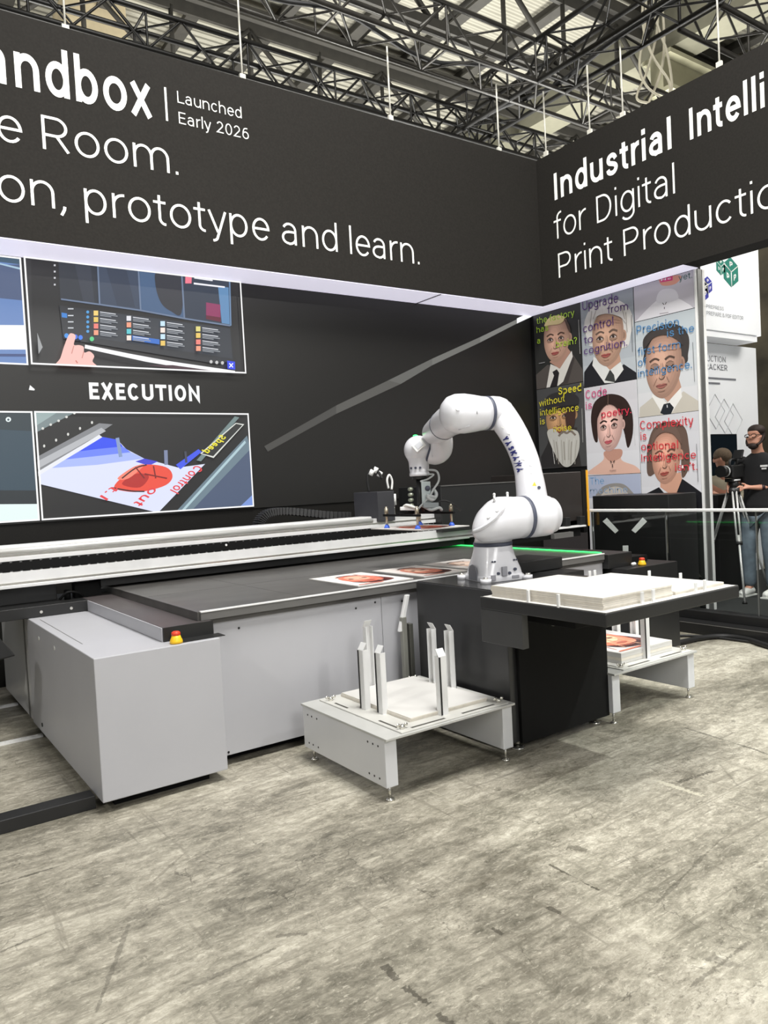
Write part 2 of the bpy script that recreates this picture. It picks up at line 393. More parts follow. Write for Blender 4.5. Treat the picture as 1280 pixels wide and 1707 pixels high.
# ------------------------------------------------------------------ flat pictures (posters, screens, prints)
class Pic:
    def __init__(s, to3d, normal, d0=.0006, step=.0004):
        s.t = to3d; s.n = Vector(normal); s.d = d0; s.step = step; s.v = []; s.f = []; s.c = []
    def _put(s, P, faces, col):
        o = len(s.v); s.v += [p + s.n * s.d for p in P]
        for q in faces: s.f.append([o + i for i in q]); s.c.append(rgb(*col))
        s.d += s.step
    def poly(s, pts, col, smooth=False):
        if smooth: pts = [(p.x, p.y) for p in smooth_curve([(x, y, 0) for x, y in pts], 5, True)]
        P = [s.t(*p) for p in pts]; s._put(P, [list(range(len(P)))], col)
    def ell(s, cx, cy, rx, ry, col, rot=0, n=24):
        c, q = cos(rot), sin(rot)
        s.poly([(cx + rx * cos(2 * pi * i / n) * c - ry * sin(2 * pi * i / n) * q, cy + rx * cos(2 * pi * i / n) * q + ry * sin(2 * pi * i / n) * c) for i in range(n)], col)
    def rect(s, x0, y0, x1, y1, col): s.poly([(x0, y0), (x1, y0), (x1, y1), (x0, y1)], col)
    def line(s, pts, w, col, smooth=True):
        if smooth and len(pts) > 2: pts = spl(pts, 4)
        v, f = ribbon(pts, w)
        if f: s._put([s.t(p.x, p.y) for p in v], f, col)
    def text(s, txt, p0, p1, cap_px, col, w=.09, upv=None):
        a, b = s.t(*p0), s.t(*p1)
        upv = upv or (0, -cap_px); u = s.t(p0[0] + upv[0], p0[1] + upv[1]) - a
        if upv[0] == 0: u = Vector((0, 0, u.length)) if abs(s.n.z) < .5 else u
        mb = MB(); add_text(mb, txt, a, b, u, w); s._put(mb.v, mb.f, col)
    def build(s, name, mat, parent=None):
        org = ORG[parent] if parent is not None else sum(s.v, Vector()) / len(s.v)
        me = bpy.data.meshes.new(name); me.from_pydata([tuple(p - org) for p in s.v], [], s.f); me.materials.append(mat)
        at = me.attributes.new('Col', 'FLOAT_COLOR', 'CORNER'); data = []
        for p in me.polygons: data += list(s.c[p.index]) * p.loop_total
        at.data.foreach_set('color', data)
        o = bpy.data.objects.new(name, me); COL.objects.link(o); ORG[o] = org
        if parent is not None: o.parent = parent
        else: o.location = org
        return o

# ================================================================== SETTING
def floor_material():
    m = bpy.data.materials.new('worn_concrete'); m.use_nodes = True
    nt = m.node_tree; b = nt.nodes['Principled BSDF']; N = nt.nodes.new; L = nt.links.new
    geo = N('ShaderNodeNewGeometry'); pos = geo.outputs['Position']
    def noise(scale, det, rough=.55, st=None, dist=0.):
        n = N('ShaderNodeTexNoise'); n.inputs['Scale'].default_value = scale; n.inputs['Detail'].default_value = det
        n.inputs['Roughness'].default_value = rough; n.inputs['Distortion'].default_value = dist
        if st:
            mp = N('ShaderNodeMapping'); mp.inputs['Scale'].default_value = st; mp.inputs['Rotation'].default_value = (0, 0, radians(-3))
            L(pos, mp.inputs[0]); L(mp.outputs[0], n.inputs['Vector'])
        else: L(pos, n.inputs['Vector'])
        return n.outputs['Fac']
    def math_(op, a, c=None, clamp=False):
        n = N('ShaderNodeMath'); n.operation = op; n.use_clamp = clamp
        for i, q in enumerate((a, c)):
            if q is None: continue
            if isinstance(q, (int, float)): n.inputs[i].default_value = q
            else: L(q, n.inputs[i])
        return n.outputs[0]
    def ramp(x, stops):
        r = N('ShaderNodeValToRGB'); e = r.color_ramp.elements
        e[0].position, e[0].color = stops[0][0], stops[0][1]; e[1].position, e[1].color = stops[-1][0], stops[-1][1]
        for p, c in stops[1:-1]:
            q = e.new(p); q.color = c
        L(x, r.inputs[0]); return r.outputs[0]
    def mix(fac, a, c, mode='MIX'):
        n = N('ShaderNodeMix'); n.data_type = 'RGBA'; n.blend_type = mode
        if isinstance(fac, (int, float)): n.inputs[0].default_value = fac
        else: L(fac, n.inputs[0])
        for i, q in ((6, a), (7, c)):
            if isinstance(q, tuple): n.inputs[i].default_value = q
            else: L(q, n.inputs[i])
        return n.outputs[2]
    streak = noise(1.3, 10, .72, (1, 3.4, 1), .5); big = noise(.7, 5, .55, None, .8); fine = noise(13, 10, .85, (1, 1.7, 1), .4); grit = noise(70, 3, .7)
    v = math_('ADD', math_('MULTIPLY', streak, .34), math_('MULTIPLY', big, .26)); v = math_('ADD', v, math_('MULTIPLY', fine, .40))
    col = ramp(v, [(.38, rgb(72, 69, 59)), (.45, rgb(118, 114, 101)), (.51, rgb(156, 151, 136)), (.60, rgb(206, 201, 185))])
    col = mix(math_('MULTIPLY', grit, .25), col, rgb(120, 112, 96), 'MULTIPLY') if False else col
    # dark smears, worn specks and scuffed spots
    sp = ramp(noise(38, 4, .75, (1, 1.6, 1), .8), [(.55, (0, 0, 0, 1)), (.63, (1, 1, 1, 1))]); spg = ramp(noise(1.9, 5, .6, (1, 2.2, 1), 1.), [(.46, (0, 0, 0, 1)), (.62, (1, 1, 1, 1))])
    col = mix(math_('MULTIPLY', math_('MULTIPLY', sp, spg), .6), col, rgb(78, 73, 62))
    wh = ramp(noise(30, 4, .75, (1, 2.6, 1), .5), [(.57, (0, 0, 0, 1)), (.66, (1, 1, 1, 1))]); col = mix(math_('MULTIPLY', wh, .35), col, rgb(222, 216, 198))
    sm = ramp(noise(2.3, 9, .75, (1, 3.0, 1), 1.5), [(.56, (0, 0, 0, 1)), (.70, (1, 1, 1, 1))])
    col = mix(math_('MULTIPLY', sm, .55), col, rgb(88, 83, 71))
    for st_, sc_, lo_, k_ in (((.7, 13, 1), 2.0, .585, .55), ((11, .8, 1), 1.7, .61, .5), ((3.5, 9, 1), 3.0, .60, .45)):
        s2 = ramp(noise(sc_, 6, .62, st_, .35), [(lo_, (0, 0, 0, 1)), (lo_ + .05, (1, 1, 1, 1))]); col = mix(math_('MULTIPLY', math_('MULTIPLY', s2, ramp(fine, [(.42, (0, 0, 0, 1)), (.56, (1, 1, 1, 1))])), k_), col, rgb(76, 71, 60))
    # hair cracks
    vo = N('ShaderNodeTexVoronoi'); vo.feature = 'DISTANCE_TO_EDGE'; vo.inputs['Scale'].default_value = 2.1
    wob = N('ShaderNodeTexNoise'); wob.inputs['Scale'].default_value = 2.2; wob.inputs['Detail'].default_value = 7; L(pos, wob.inputs['Vector'])
    va = N('ShaderNodeVectorMath'); va.operation = 'MULTIPLY_ADD'; L(wob.outputs['Color'], va.inputs[0]); va.inputs[1].default_value = (.9, .9, 0); L(pos, va.inputs[2])
    L(va.outputs[0], vo.inputs['Vector'])
    cr = math_('LESS_THAN', vo.outputs['Distance'], .0045)
    gate = ramp(noise(1.1, 3), [(.52, (0, 0, 0, 1)), (.66, (1, 1, 1, 1))])
    cr = math_('MULTIPLY', math_('MULTIPLY', cr, gate), .45)
    vo2 = N('ShaderNodeTexVoronoi'); vo2.feature = 'DISTANCE_TO_EDGE'; vo2.inputs['Scale'].default_value = 7.5; L(va.outputs[0], vo2.inputs['Vector'])
    gate2 = ramp(noise(1.3, 5, .7, None, 1.5), [(.52, (0, 0, 0, 1)), (.62, (1, 1, 1, 1))])
    cr2 = math_('MULTIPLY', math_('MULTIPLY', math_('LESS_THAN', vo2.outputs['Distance'], .014), gate2), .55)
    col = mix(math_('MAXIMUM', cr, cr2), col, rgb(58, 54, 46))
    # long scratches and worn joint marks, each with its own place on the floor
    sep = N('ShaderNodeSeparateXYZ'); L(pos, sep.inputs[0]); X, Y = sep.outputs[0], sep.outputs[1]
    brk = noise(85, 4, .7); brk2 = noise(6, 3, .6)
    def seg(pa, pb, w, dark, colr, rough_edge=.6):
        nonlocal col
        a, c = on_z(*pa, 0), on_z(*pb, 0); d = (c - a); ln = d.length; ux, uy = d.x / ln, d.y / ln
        dx, dy = math_('SUBTRACT', X, a.x), math_('SUBTRACT', Y, a.y)
        al = math_('ADD', math_('MULTIPLY', dx, ux), math_('MULTIPLY', dy, uy))
        ac = math_('ABSOLUTE', math_('ADD', math_('MULTIPLY', dx, -uy), math_('MULTIPLY', dy, ux)))
        ac = math_('ADD', ac, math_('ADD', math_('MULTIPLY', math_('SUBTRACT', brk, .5), w * 5.5), math_('MULTIPLY', math_('SUBTRACT', brk2, .5), .035)))
        k = math_('MULTIPLY', math_('LESS_THAN', ac, w), math_('MULTIPLY', math_('GREATER_THAN', al, 0), math_('LESS_THAN', al, ln)))
        col = mix(math_('MULTIPLY', k, dark * .75), col, colr)
    dk = rgb(48, 44, 36)
    for pa, pb, w, q, c in [((915, 1441), (998, 1484), .006, .9, dk), ((640, 1609), (662, 1634), .008, .9, dk), ((672, 1645), (715, 1675), .010, .9, dk),
            ((728, 1690), (755, 1712), .010, .9, dk), ((820, 1547), (838, 1558), .007, .8, dk), ((912, 1512), (935, 1524), .005, .8, dk),
            ((1130, 1304), (1190, 1285), .012, .85, dk), ((1097, 1302), (1172, 1327), .012, .7, rgb(200, 195, 175)), ((1165, 1580), (1250, 1570), .003, .0, dk),
            ((1150, 1645), (1250, 1570), .005, .7, rgb(80, 76, 66)), ((880, 1700), (1060, 1600), .010, .35, rgb(90, 84, 72)), ((0, 1473), (88, 1447), .004, .8, dk),
            ((0, 1587), (100, 1545), .003, .7, dk), ((424, 1371), (600, 1318), .006, .5, rgb(80, 74, 62)), ((300, 1655), (460, 1580), .006, .55, dk),
            ((410, 1650), (520, 1600), .008, .4, rgb(80, 74, 62)), ((640, 1540), (900, 1430), .02, .35, rgb(96, 90, 76)), ((160, 1690), (215, 1540), .004, .5, dk),
            ((205, 1515), (310, 1420), .003, .5, rgb(80, 74, 62)), ((460, 1560), (512, 1556), .008, .6, dk), ((945, 1412), (978, 1418), .014, .7, rgb(64, 60, 50)),
            ((1095, 1505), (1140, 1460), .004, .6, dk), ((1140, 1460), (1200, 1400), .004, .6, dk), ((1140, 1213), (1260, 1250), .006, .8, rgb(60, 58, 50)),
            ((1260, 1250), (1280, 1258), .006, .8, rgb(60, 58, 50)), ((695, 1310), (780, 1345), .004, .55, rgb(185, 180, 160)), ((665, 1300), (705, 1322), .003, .6, rgb(185, 180, 160)),
            ((1200, 1275), (1230, 1310), .005, .4, dk), ((800, 1660), (980, 1560), .03, .25, rgb(84, 78, 66)), ((0, 1545), (180, 1500), .012, .25, rgb(90, 84, 72))]:
        if q: seg(pa, pb, w, q, c)
    L(col, b.inputs['Base Color'])
    rr = ramp(v, [(.3, (.30, .30, .30, 1)), (.7, (.52, .52, .52, 1))]); L(rr, b.inputs['Roughness'])
    bp = N('ShaderNodeBump'); bp.inputs['Strength'].default_value = .18; bp.inputs['Distance'].default_value = .01
    L(fine, bp.inputs['Height']); L(bp.outputs[0], b.inputs['Normal'])
    return m
m_floor = floor_material()
struct(box('floor', m_floor, (-8, 18, -8, 20, -.05, 0)))

def roof_material():
    m = M('corrugated_roof_sheet', rgb(140, 137, 124), .7, 0, .08, 1.2)
    nt = m.node_tree; b = nt.nodes['Principled BSDF']; w = nt.nodes.new('ShaderNodeTexWave'); w.bands_direction = 'Y'; w.inputs['Scale'].default_value = 2.2
    g = nt.nodes.new('ShaderNodeNewGeometry'); nt.links.new(g.outputs['Position'], w.inputs['Vector'])
    bp = nt.nodes.new('ShaderNodeBump'); bp.inputs['Strength'].default_value = 1.; bp.inputs['Distance'].default_value = .05
    nt.links.new(w.outputs['Fac'], bp.inputs['Height']); nt.links.new(bp.outputs[0], b.inputs['Normal']); return m
struct(box('ceiling', roof_material(), (-10, 24, -8, 24, 9.0, 9.08)))
struct(box('wall_back', m_darkt, (-10, 24, 23.6, 23.9, 0, 9)))
struct(box('wall_far_right', M('far_hall_wall', rgb(62, 57, 45), .9, 0, .6, 1.2), (19.5, 19.8, -8, 24, 0, 9)))
# booth walls
struct(box('wall_left', m_led, (-4, 6.75, 6.24, 6.42, 0, 4.6)))
struct(box('wall_right', m_blackm, (6.53, 6.63, 4.155, 6.238, 0, 4.6)))
t = MB().box(6.516, 6.535, 4.136, 4.154, 0, 3.19).slot(1).box(6.535, 6.60, 4.125, 4.15, 0, 3.19).slot(0).box(6.60, 6.635, 4.120, 4.15, 0, 3.19)
struct(t.build('trim_1', [m_white, M('grey_profile', rgb(130, 130, 128), .35, .6), ], None))
struct(box('wall_concrete_column', m_conc, (3.05, 3.95, 12.0, 12.8, 0, 8.98)))

# ------------------------------------------------------------------ roof steel
for i, x in enumerate((1.1, 2.35, 3.6, 4.85, 6.1, 7.35, 8.6, 9.85, 11.1, 12.35, 13.6, 14.85)):
    o = MB().box(x - .05, x + .05, 4, 20, 8.86, 8.995).box(x - .10, x + .10, 4, 20, 8.83, 8.86).build('roof_purlin', m_roofsteel)
    words = ['first', 'second', 'third', 'fourth', 'fifth', 'sixth', 'seventh', 'eighth', 'ninth', 'tenth', 'eleventh', 'twelfth'][i]
    tag(o, f'dark steel roof purlin under the grey sheet, {words} from the left', 'roof beam', 'roof purlins', 'structure')
def girder(y, label, x0=-2, x1=16.5):
    g = thing('roof_girder', label, 'roof girder', ((x0 + x1) / 2, y, 7.3), 'roof lattice girders')
    MB().box(x0, x1, y - .12, y + .12, 8.62, 8.80).box(x0, x1, y - .03, y + .03, 8.44, 8.62).build('top_chord', m_roofsteel, g)
    MB().box(x0, x1, y - .09, y + .09, 7.3, 7.42).build('bottom_chord', m_roofsteel, g)
    w = MB(); x = x0; p = 1.25
    k = 0
    while x < x1 - p:
        w.cyl((x, y, 8.5), (x, y, 7.36), .035, 6)
        if k % 2 == 0: w.cyl((x, y, 8.5), (x + p, y, 7.36), .04, 6)
        else: w.cyl((x, y, 7.36), (x + p, y, 8.5), .04, 6)
        x += p; k += 1
    w.build('lattice_brace', m_roofsteel, g)
girder(10.9, 'dark lattice roof girder above the far end of the banners')
girder(7.9, 'dark lattice roof girder above the truss crossing')
tag(MB().box(11.35, 11.95, 4.5, 20, 8.2, 8.82).build('roof_duct', M('dull_green_duct', rgb(112, 110, 94), .7)), 'long dull green duct box under the roof beyond the right banner', 'duct')
tag(MB().box(11.2, 18.5, 7.55, 7.78, 7.55, 8.05).box(11.2, 18.5, 7.4, 7.93, 8.05, 8.12).box(11.2, 18.5, 7.4, 7.93, 7.48, 7.55).build('roof_beam', m_beamc), 'pale green painted steel beam over the right banner', 'roof beam')
# ------------------------------------------------------------------ lighting trusses
def truss(a, b, s, label, mat=None):
    a, b = Vector(a), Vector(b); d = (b - a); ln = d.length; d.normalize(); side = Vector((-d.y, d.x, 0)); up = Vector((0, 0, 1))
    g = thing('lighting_truss', label, 'truss', (a + b) / 2, 'black box trusses over the booth')
    h = s / 2; cs = [a + side * (i * h) + up * (j * s) for i, j in ((-1, 0), (1, 0), (1, 1), (-1, 1))]
    for c in cs: MB().tube([c, c + d * ln], .026, 8).build('chord', mat or m_truss, g)
    w = MB(); n = max(2, int(ln / (s * .95))); st = ln / n
    for q in range(4):
        p0, p1 = cs[q], cs[(q + 1) % 4]
        for k in range(n):
            e, f = (p0, p1) if (k + q) % 2 == 0 else (p1, p0)
            w.tube([e + d * (k * st), f + d * ((k + 1) * st)], .012, 6, False)
            if k % 3 == 0: w.tube([p0 + d * (k * st), p1 + d * (k * st)], .012, 6, False)
    w.build('lattice_brace', mat or m_truss, g); return g
truss((-3.5, 5.80, 5.45), (12.5, 5.80, 5.45), .42, 'black box truss running along above the left banner front', m_trussb)
truss((-3.5, 6.98, 5.36), (9.0, 6.98, 5.36), .34, 'black box truss behind the top edge of the left banner')
truss((6.32, -2.0, 5.45), (6.32, 7.1, 5.45), .42, 'black box truss running over the right banner and crossing behind the left one')
truss((6.6, 4.05, 5.45), (13.0, 4.05, 5.45), .42, 'worn box truss leading off to the right over the right banner', m_trussb)
ropes = [((103, 0), (109, 50)), ((400, 0), (404, 131)), ((645, 75), (651, 199)), ((826, 140), (832, 252))]
names = ['farthest left over the faint concrete column', 'above the words Launched Early', 'above the blank middle of the left banner', 'just left of the banner corner']
for (a, b), nm in zip(ropes, names):
    p = on_y(*b, 5.86); q = Vector((p.x, p.y, 5.46))
    tag(MB().tube([p, q], .008, 8).box(p.x - .025, p.x + .025, p.y - .012, p.y + .012, p.z - .03, p.z + .035).build('hanging_rope', m_rope), f'white rope holding the left banner, {nm}', 'rope', 'white ropes holding the banners')
for b, nm, z1 in [((910, 258), 'at the banner corner', 5.46), ((983, 222), 'short one above the letters dus', 5.1), ((1038, 193), 'above the word Industrial', 5.46), ((1199, 110), 'above the word Intell', 5.46)]:
    p = on_x(*b, 6.34); q = Vector((p.x, p.y, z1 + .02 if z1 > 5.2 else 5.46))
    tag(MB().tube([p, q], .008, 8).box(p.x - .012, p.x + .012, p.y - .025, p.y + .025, p.z - .03, p.z + .035).build('hanging_rope', m_rope), f'white rope holding the right banner, {nm}', 'rope', 'white ropes holding the banners')
# cable bundles
def cable(name, pts, r, mat, label, cat='cable', group=None, n=6):
    return tag(MB().tube(smooth_curve(pts, n), r, 8).build(name, mat), label, cat, group)
cable('truss_cable', [(x, 5.80 + .09 * sin(x * 3), 5.47 + .07 * abs(sin(x * 1.9))) for x in [i * .35 - 2 for i in range(24)]], .022, m_rubber, 'black cable lying loosely in the truss over the left banner', 'cable', 'truss cables')
cable('truss_cable', [(x, 6.98 + .07 * sin(x * 2.3), 5.36 + .09 * abs(sin(x * 2.7 + 1))) for x in [i * .3 - 2 for i in range(30)]], .03, m_rubber, 'black cable snaking through the truss behind the left banner', 'cable', 'truss cables')
cable('truss_cable', [(6.32 + .08 * sin(y * 2.6), y, 5.47 + .06 * abs(sin(y * 2.2))) for y in [i * .35 + 1 for i in range(17)]], .025, m_rubber, 'black cable lying in the truss over the right banner', 'cable', 'truss cables')
c0 = on_x(1090, 110, 7.6)
hang = MB()
for k in range(5):
    a = k * 1.3; hang.tube(smooth_curve([c0 + Vector((.05 * cos(a), .05 * sin(a), 1.1)), c0 + Vector((.10 * cos(a), .12 * sin(a), .5)), c0 + Vector((.14 * cos(a + 1), .16 * sin(a + 1), .05)), c0 + Vector((.2 * cos(a + 2), .2 * sin(a + 2), -.28)), c0 + Vector((.1 * cos(a + 3), .14 * sin(a + 3), -.42))], 6), .014, 6)
tag(hang.build('cable_bundle', M('grey_cable', rgb(176, 170, 150), .6)), 'tangle of pale grey cables hanging above the right banner', 'cable')
tag(MB().cyl((-.1, 5.55, 5.05), (-.1, 5.95, 5.1), .14, 16).box(-.2, 0, 5.62, 5.85, 5.15, 5.42).build('stage_lamp', m_blackm), 'black stage lamp on the truss at the top left edge', 'lamp')

# ------------------------------------------------------------------ banners
bl = thing('hanging_banner', 'long black fabric banner with white words ending in learn, on the left', 'banner', (1.2, 6.02, 3.19), 'black banners over the booth')
MB().box(-4, 6.295, 5.83, 6.23, 3.20, 4.765).build('fabric_face', m_fabric, bl)
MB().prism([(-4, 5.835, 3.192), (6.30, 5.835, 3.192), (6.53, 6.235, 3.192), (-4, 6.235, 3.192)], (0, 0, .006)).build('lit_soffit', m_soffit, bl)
xs = on_y(728, 494, 5.9).x
MB().box(xs - .006, xs + .006, 5.835, 6.235, 3.186, 3.192).build('soffit_joint', m_rim, bl)
lt = MB()
def LT(txt, p0, p1, top, w, track=0.):
    """p0, p1: baseline ends in the photo; top: a point at cap height above p0"""
    a, b, u = on_y(*p0, 5.826), on_y(*p1, 5.826), on_y(*top, 5.826)
    h = u.z - a.z; b.z = a.z = (a.z + b.z) / 2; add_words(txt, a, b, Vector((0, 0, h)), w, m_letter, bl)
def cap(h): return h
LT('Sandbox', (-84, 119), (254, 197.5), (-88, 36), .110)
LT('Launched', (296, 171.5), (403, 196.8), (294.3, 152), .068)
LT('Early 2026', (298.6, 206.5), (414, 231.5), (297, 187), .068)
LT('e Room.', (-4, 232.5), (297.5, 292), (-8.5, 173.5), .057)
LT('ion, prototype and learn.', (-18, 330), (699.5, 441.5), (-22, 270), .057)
a = on_y(275, 146, 5.826); b_ = on_y(276, 201, 5.826)
lt.box(a.x - .008, a.x + .008, 5.824, 5.828, b_.z, on_y(272.6, 145, 5.826).z)
lt.build('divider_line', m_letter, bl)
br = thing('hanging_banner', 'black fabric banner lettered Industrial, for Digital and Print, on the right', 'banner', (6.42, 3.0, 3.19), 'black banners over the booth')
MB().box(6.30, 6.53, .6, 6.0, 3.20, 4.765).build('fabric_face', m_fabric, br)
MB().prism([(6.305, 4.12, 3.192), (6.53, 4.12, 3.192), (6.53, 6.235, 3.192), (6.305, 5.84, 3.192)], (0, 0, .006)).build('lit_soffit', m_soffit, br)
lt = MB()
def LX(txt, p0, p1, top, w):
    a, b, u = on_x(*p0, 6.296), on_x(*p1, 6.296), on_x(*top, 6.296)
    h = u.z - a.z; b.z = a.z = (a.z + b.z) / 2; add_words(txt, a, b, Vector((0, 0, h)), w, m_letter, br)
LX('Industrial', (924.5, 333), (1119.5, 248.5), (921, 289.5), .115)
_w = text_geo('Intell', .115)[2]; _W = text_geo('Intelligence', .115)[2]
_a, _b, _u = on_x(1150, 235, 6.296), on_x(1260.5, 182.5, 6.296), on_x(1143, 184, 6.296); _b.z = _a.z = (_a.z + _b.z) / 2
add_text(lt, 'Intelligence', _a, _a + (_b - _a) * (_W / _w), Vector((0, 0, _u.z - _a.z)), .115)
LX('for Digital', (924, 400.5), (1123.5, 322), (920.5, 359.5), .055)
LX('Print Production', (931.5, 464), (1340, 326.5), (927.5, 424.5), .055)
lt.build('lettering', m_letter, br)

# ------------------------------------------------------------------ LED wall with its pictures
YL = 6.232
led = thing('led_video_wall', 'dark LED video wall under the left banner showing machine pictures and EXECUTION', 'screen', (2.0, 6.232, 1.2))
MB().box(-3.0, 6.50, 6.226, 6.239, 1.2, 3.188).build('display_face', M('led_display_face', rgb(25, 24, 22), .45, 0, .12, 200), led)
def c3(x, y): return on_y(x / 2.6667, 400 + y / 2.6667, 6.2255)
def clampz(p, z0, z1, x0, x1): return Vector((min(max(p.x, x0), x1), p.y, min(max(p.z, z0), z1)))
def picture(x0, x1, z0, z1, draw, name='video_picture'):
    pc = Pic(lambda x, y: clampz(c3(x, y), z0, z1, x0, x1), (0, -1, 0)); draw(pc)
    b = .012; T = pc.t; pc.t = lambda x, y: Vector((x, 6.2255, y))
    for r in ((x0, z0, x1, z0 + b), (x0, z1 - b, x1, z1), (x0, z0, x0 + b, z1), (x1 - b, z0, x1, z1)): pc.rect(*r, (250, 250, 250))
    return pc.build(name, m_scr, led)
def ur(p):
    p.poly([(60, -30), (1100, -30), (1100, 640), (60, 640)], (20, 20, 22))
    p.poly([(60, -30), (130, -30), (150, 640), (60, 640)], (34, 34, 36))
    p.poly([(258, 70), (430, 80), (440, 283), (268, 262)], (36, 42, 52)); p.poly([(330, 76), (400, 80), (420, 280), (370, 274)], (48, 54, 66))
    p.poly([(432, 80), (612, 110), (622, 310), (443, 286)], (54, 66, 86)); p.poly([(470, 100), (560, 108), (600, 300), (520, 292)], (46, 56, 74))
    p.poly([(618, 110), (806, 140), (816, 345), (626, 312)], (66, 92, 126)); p.poly([(700, 135), (806, 145), (806, 325), (760, 318), (715, 280), (690, 200)], (44, 46, 54), True)
    p.poly([(810, 130), (1018, 160), (1022, 382), (820, 346)], (44, 54, 70)); p.poly([(968, 205), (1015, 212), (1020, 376), (985, 370)], (92, 134, 176))
    p.poly([(915, 278), (978, 288), (980, 362), (915, 350)], (138, 48, 92)); p.poly([(915, 335), (980, 345), (978, 365), (915, 352)], (96, 30, 50))
    p.poly([(862, 163), (944, 176), (944, 184), (862, 172)], (230, 230, 235)); p.poly([(860, 190), (998, 207), (998, 214), (860, 198)], (235, 235, 240)); p.rect(822, 152, 850, 194, (235, 120, 140))
    for a, b in (((432, 90), (442, 288)), ((613, 115), (624, 312)), ((806, 145), (818, 348))): p.line([a, b], 7, (104, 120, 146))
    p.line([(270, 264), (443, 288), (624, 314), (818, 350), (1022, 382)], 7, (104, 120, 146), False); p.line([(1018, 170), (1024, 382)], 6, (104, 134, 170))
    for y in (88, 110, 138, 166, 196): p.rect(238, y, 246, y + 8, (200, 200, 205))
    p.poly([(262, 292), (1022, 392), (1035, 540), (960, 552), (280, 440)], (26, 30, 38)); p.poly([(400, 312), (1020, 396), (1030, 528), (415, 436)], (38, 44, 54))
    p.poly([(272, 324), (296, 328), (297, 348), (273, 345)], (40, 120, 200))
    for y in (305, 335, 363, 390): p.rect(300, y, 325, y + 5, (200, 204, 210))
    for y in (318, 340, 362, 384, 404): p.ell(388, y + 4, 7, 7, (70, 150, 210), n=8)
    for ci, (x, y, cl) in enumerate([(424, 326, (235, 200, 110)), (569, 350, (220, 220, 225)), (718, 374, (190, 220, 240)), (874, 398, (215, 205, 120))]):
        for k in range(4):
            yy = y + k * 29; c = [cl, (225, 190, 90), (230, 120, 110), (230, 150, 120), (80, 190, 200), (240, 220, 210)][(k + ci * 2) % 6] if k else cl
            p.rect(x - 10, yy - 10, x + 10, yy + 12, c)
            if ci == 1 and k == 3: p.poly([(x + 14, yy - 10), (x + 135, yy + 8), (x + 135, yy + 30), (x + 14, yy + 12)], (30, 100, 190))
            for q, ln in ((-6, 70), (2, 78), (9, 50)): p.poly([(x + 18, yy + q), (x + 18 + ln, yy + q + ln * .14), (x + 18 + ln, yy + q + 4 + ln * .14), (x + 18, yy + q + 4)], (205, 208, 214) if q < 0 else (140, 145, 152))
    for x, y in ((930, 545), (955, 548), (980, 550)): p.ell(x, y, 7, 8, (190, 190, 190), n=8)
    for x, c in ((290, (60, 140, 220)), (330, (60, 110, 220)), (352, (50, 120, 230)), (402, (80, 200, 130))): p.ell(x, 430 + (x - 290) * .13, 10, 11, c, n=8)
    p.poly([(372, 470), (560, 508), (760, 545), (1035, 585), (1035, 600), (900, 588), (640, 545), (370, 486)], (245, 245, 248))
    p.poly([(640, 560), (760, 560), (1000, 600), (860, 600)], (60, 30, 44))
    p.poly([(1000, 540), (1035, 545), (1036, 580), (1002, 576)], (32, 62, 225)); p.line([(1010, 552), (1026, 570)], 4, (255, 255, 255)); p.line([(1026, 552), (1010, 570)], 4, (255, 255, 255))
    p.poly([(240, 580), (262, 530), (278, 480), (298, 430), (312, 420), (330, 432), (322, 470), (345, 472), (365, 480), (368, 505), (392, 500), (412, 520), (405, 545), (425, 580)], (238, 186, 178), True)
    p.line([(322, 475), (312, 510)], 4, (200, 130, 120)); p.line([(366, 500), (358, 530)], 4, (200, 130, 120)); p.line([(330, 540), (338, 552)], 5, (200, 110, 100))
    p.poly([(160, 418), (184, 482), (166, 512)], (150, 152, 154))
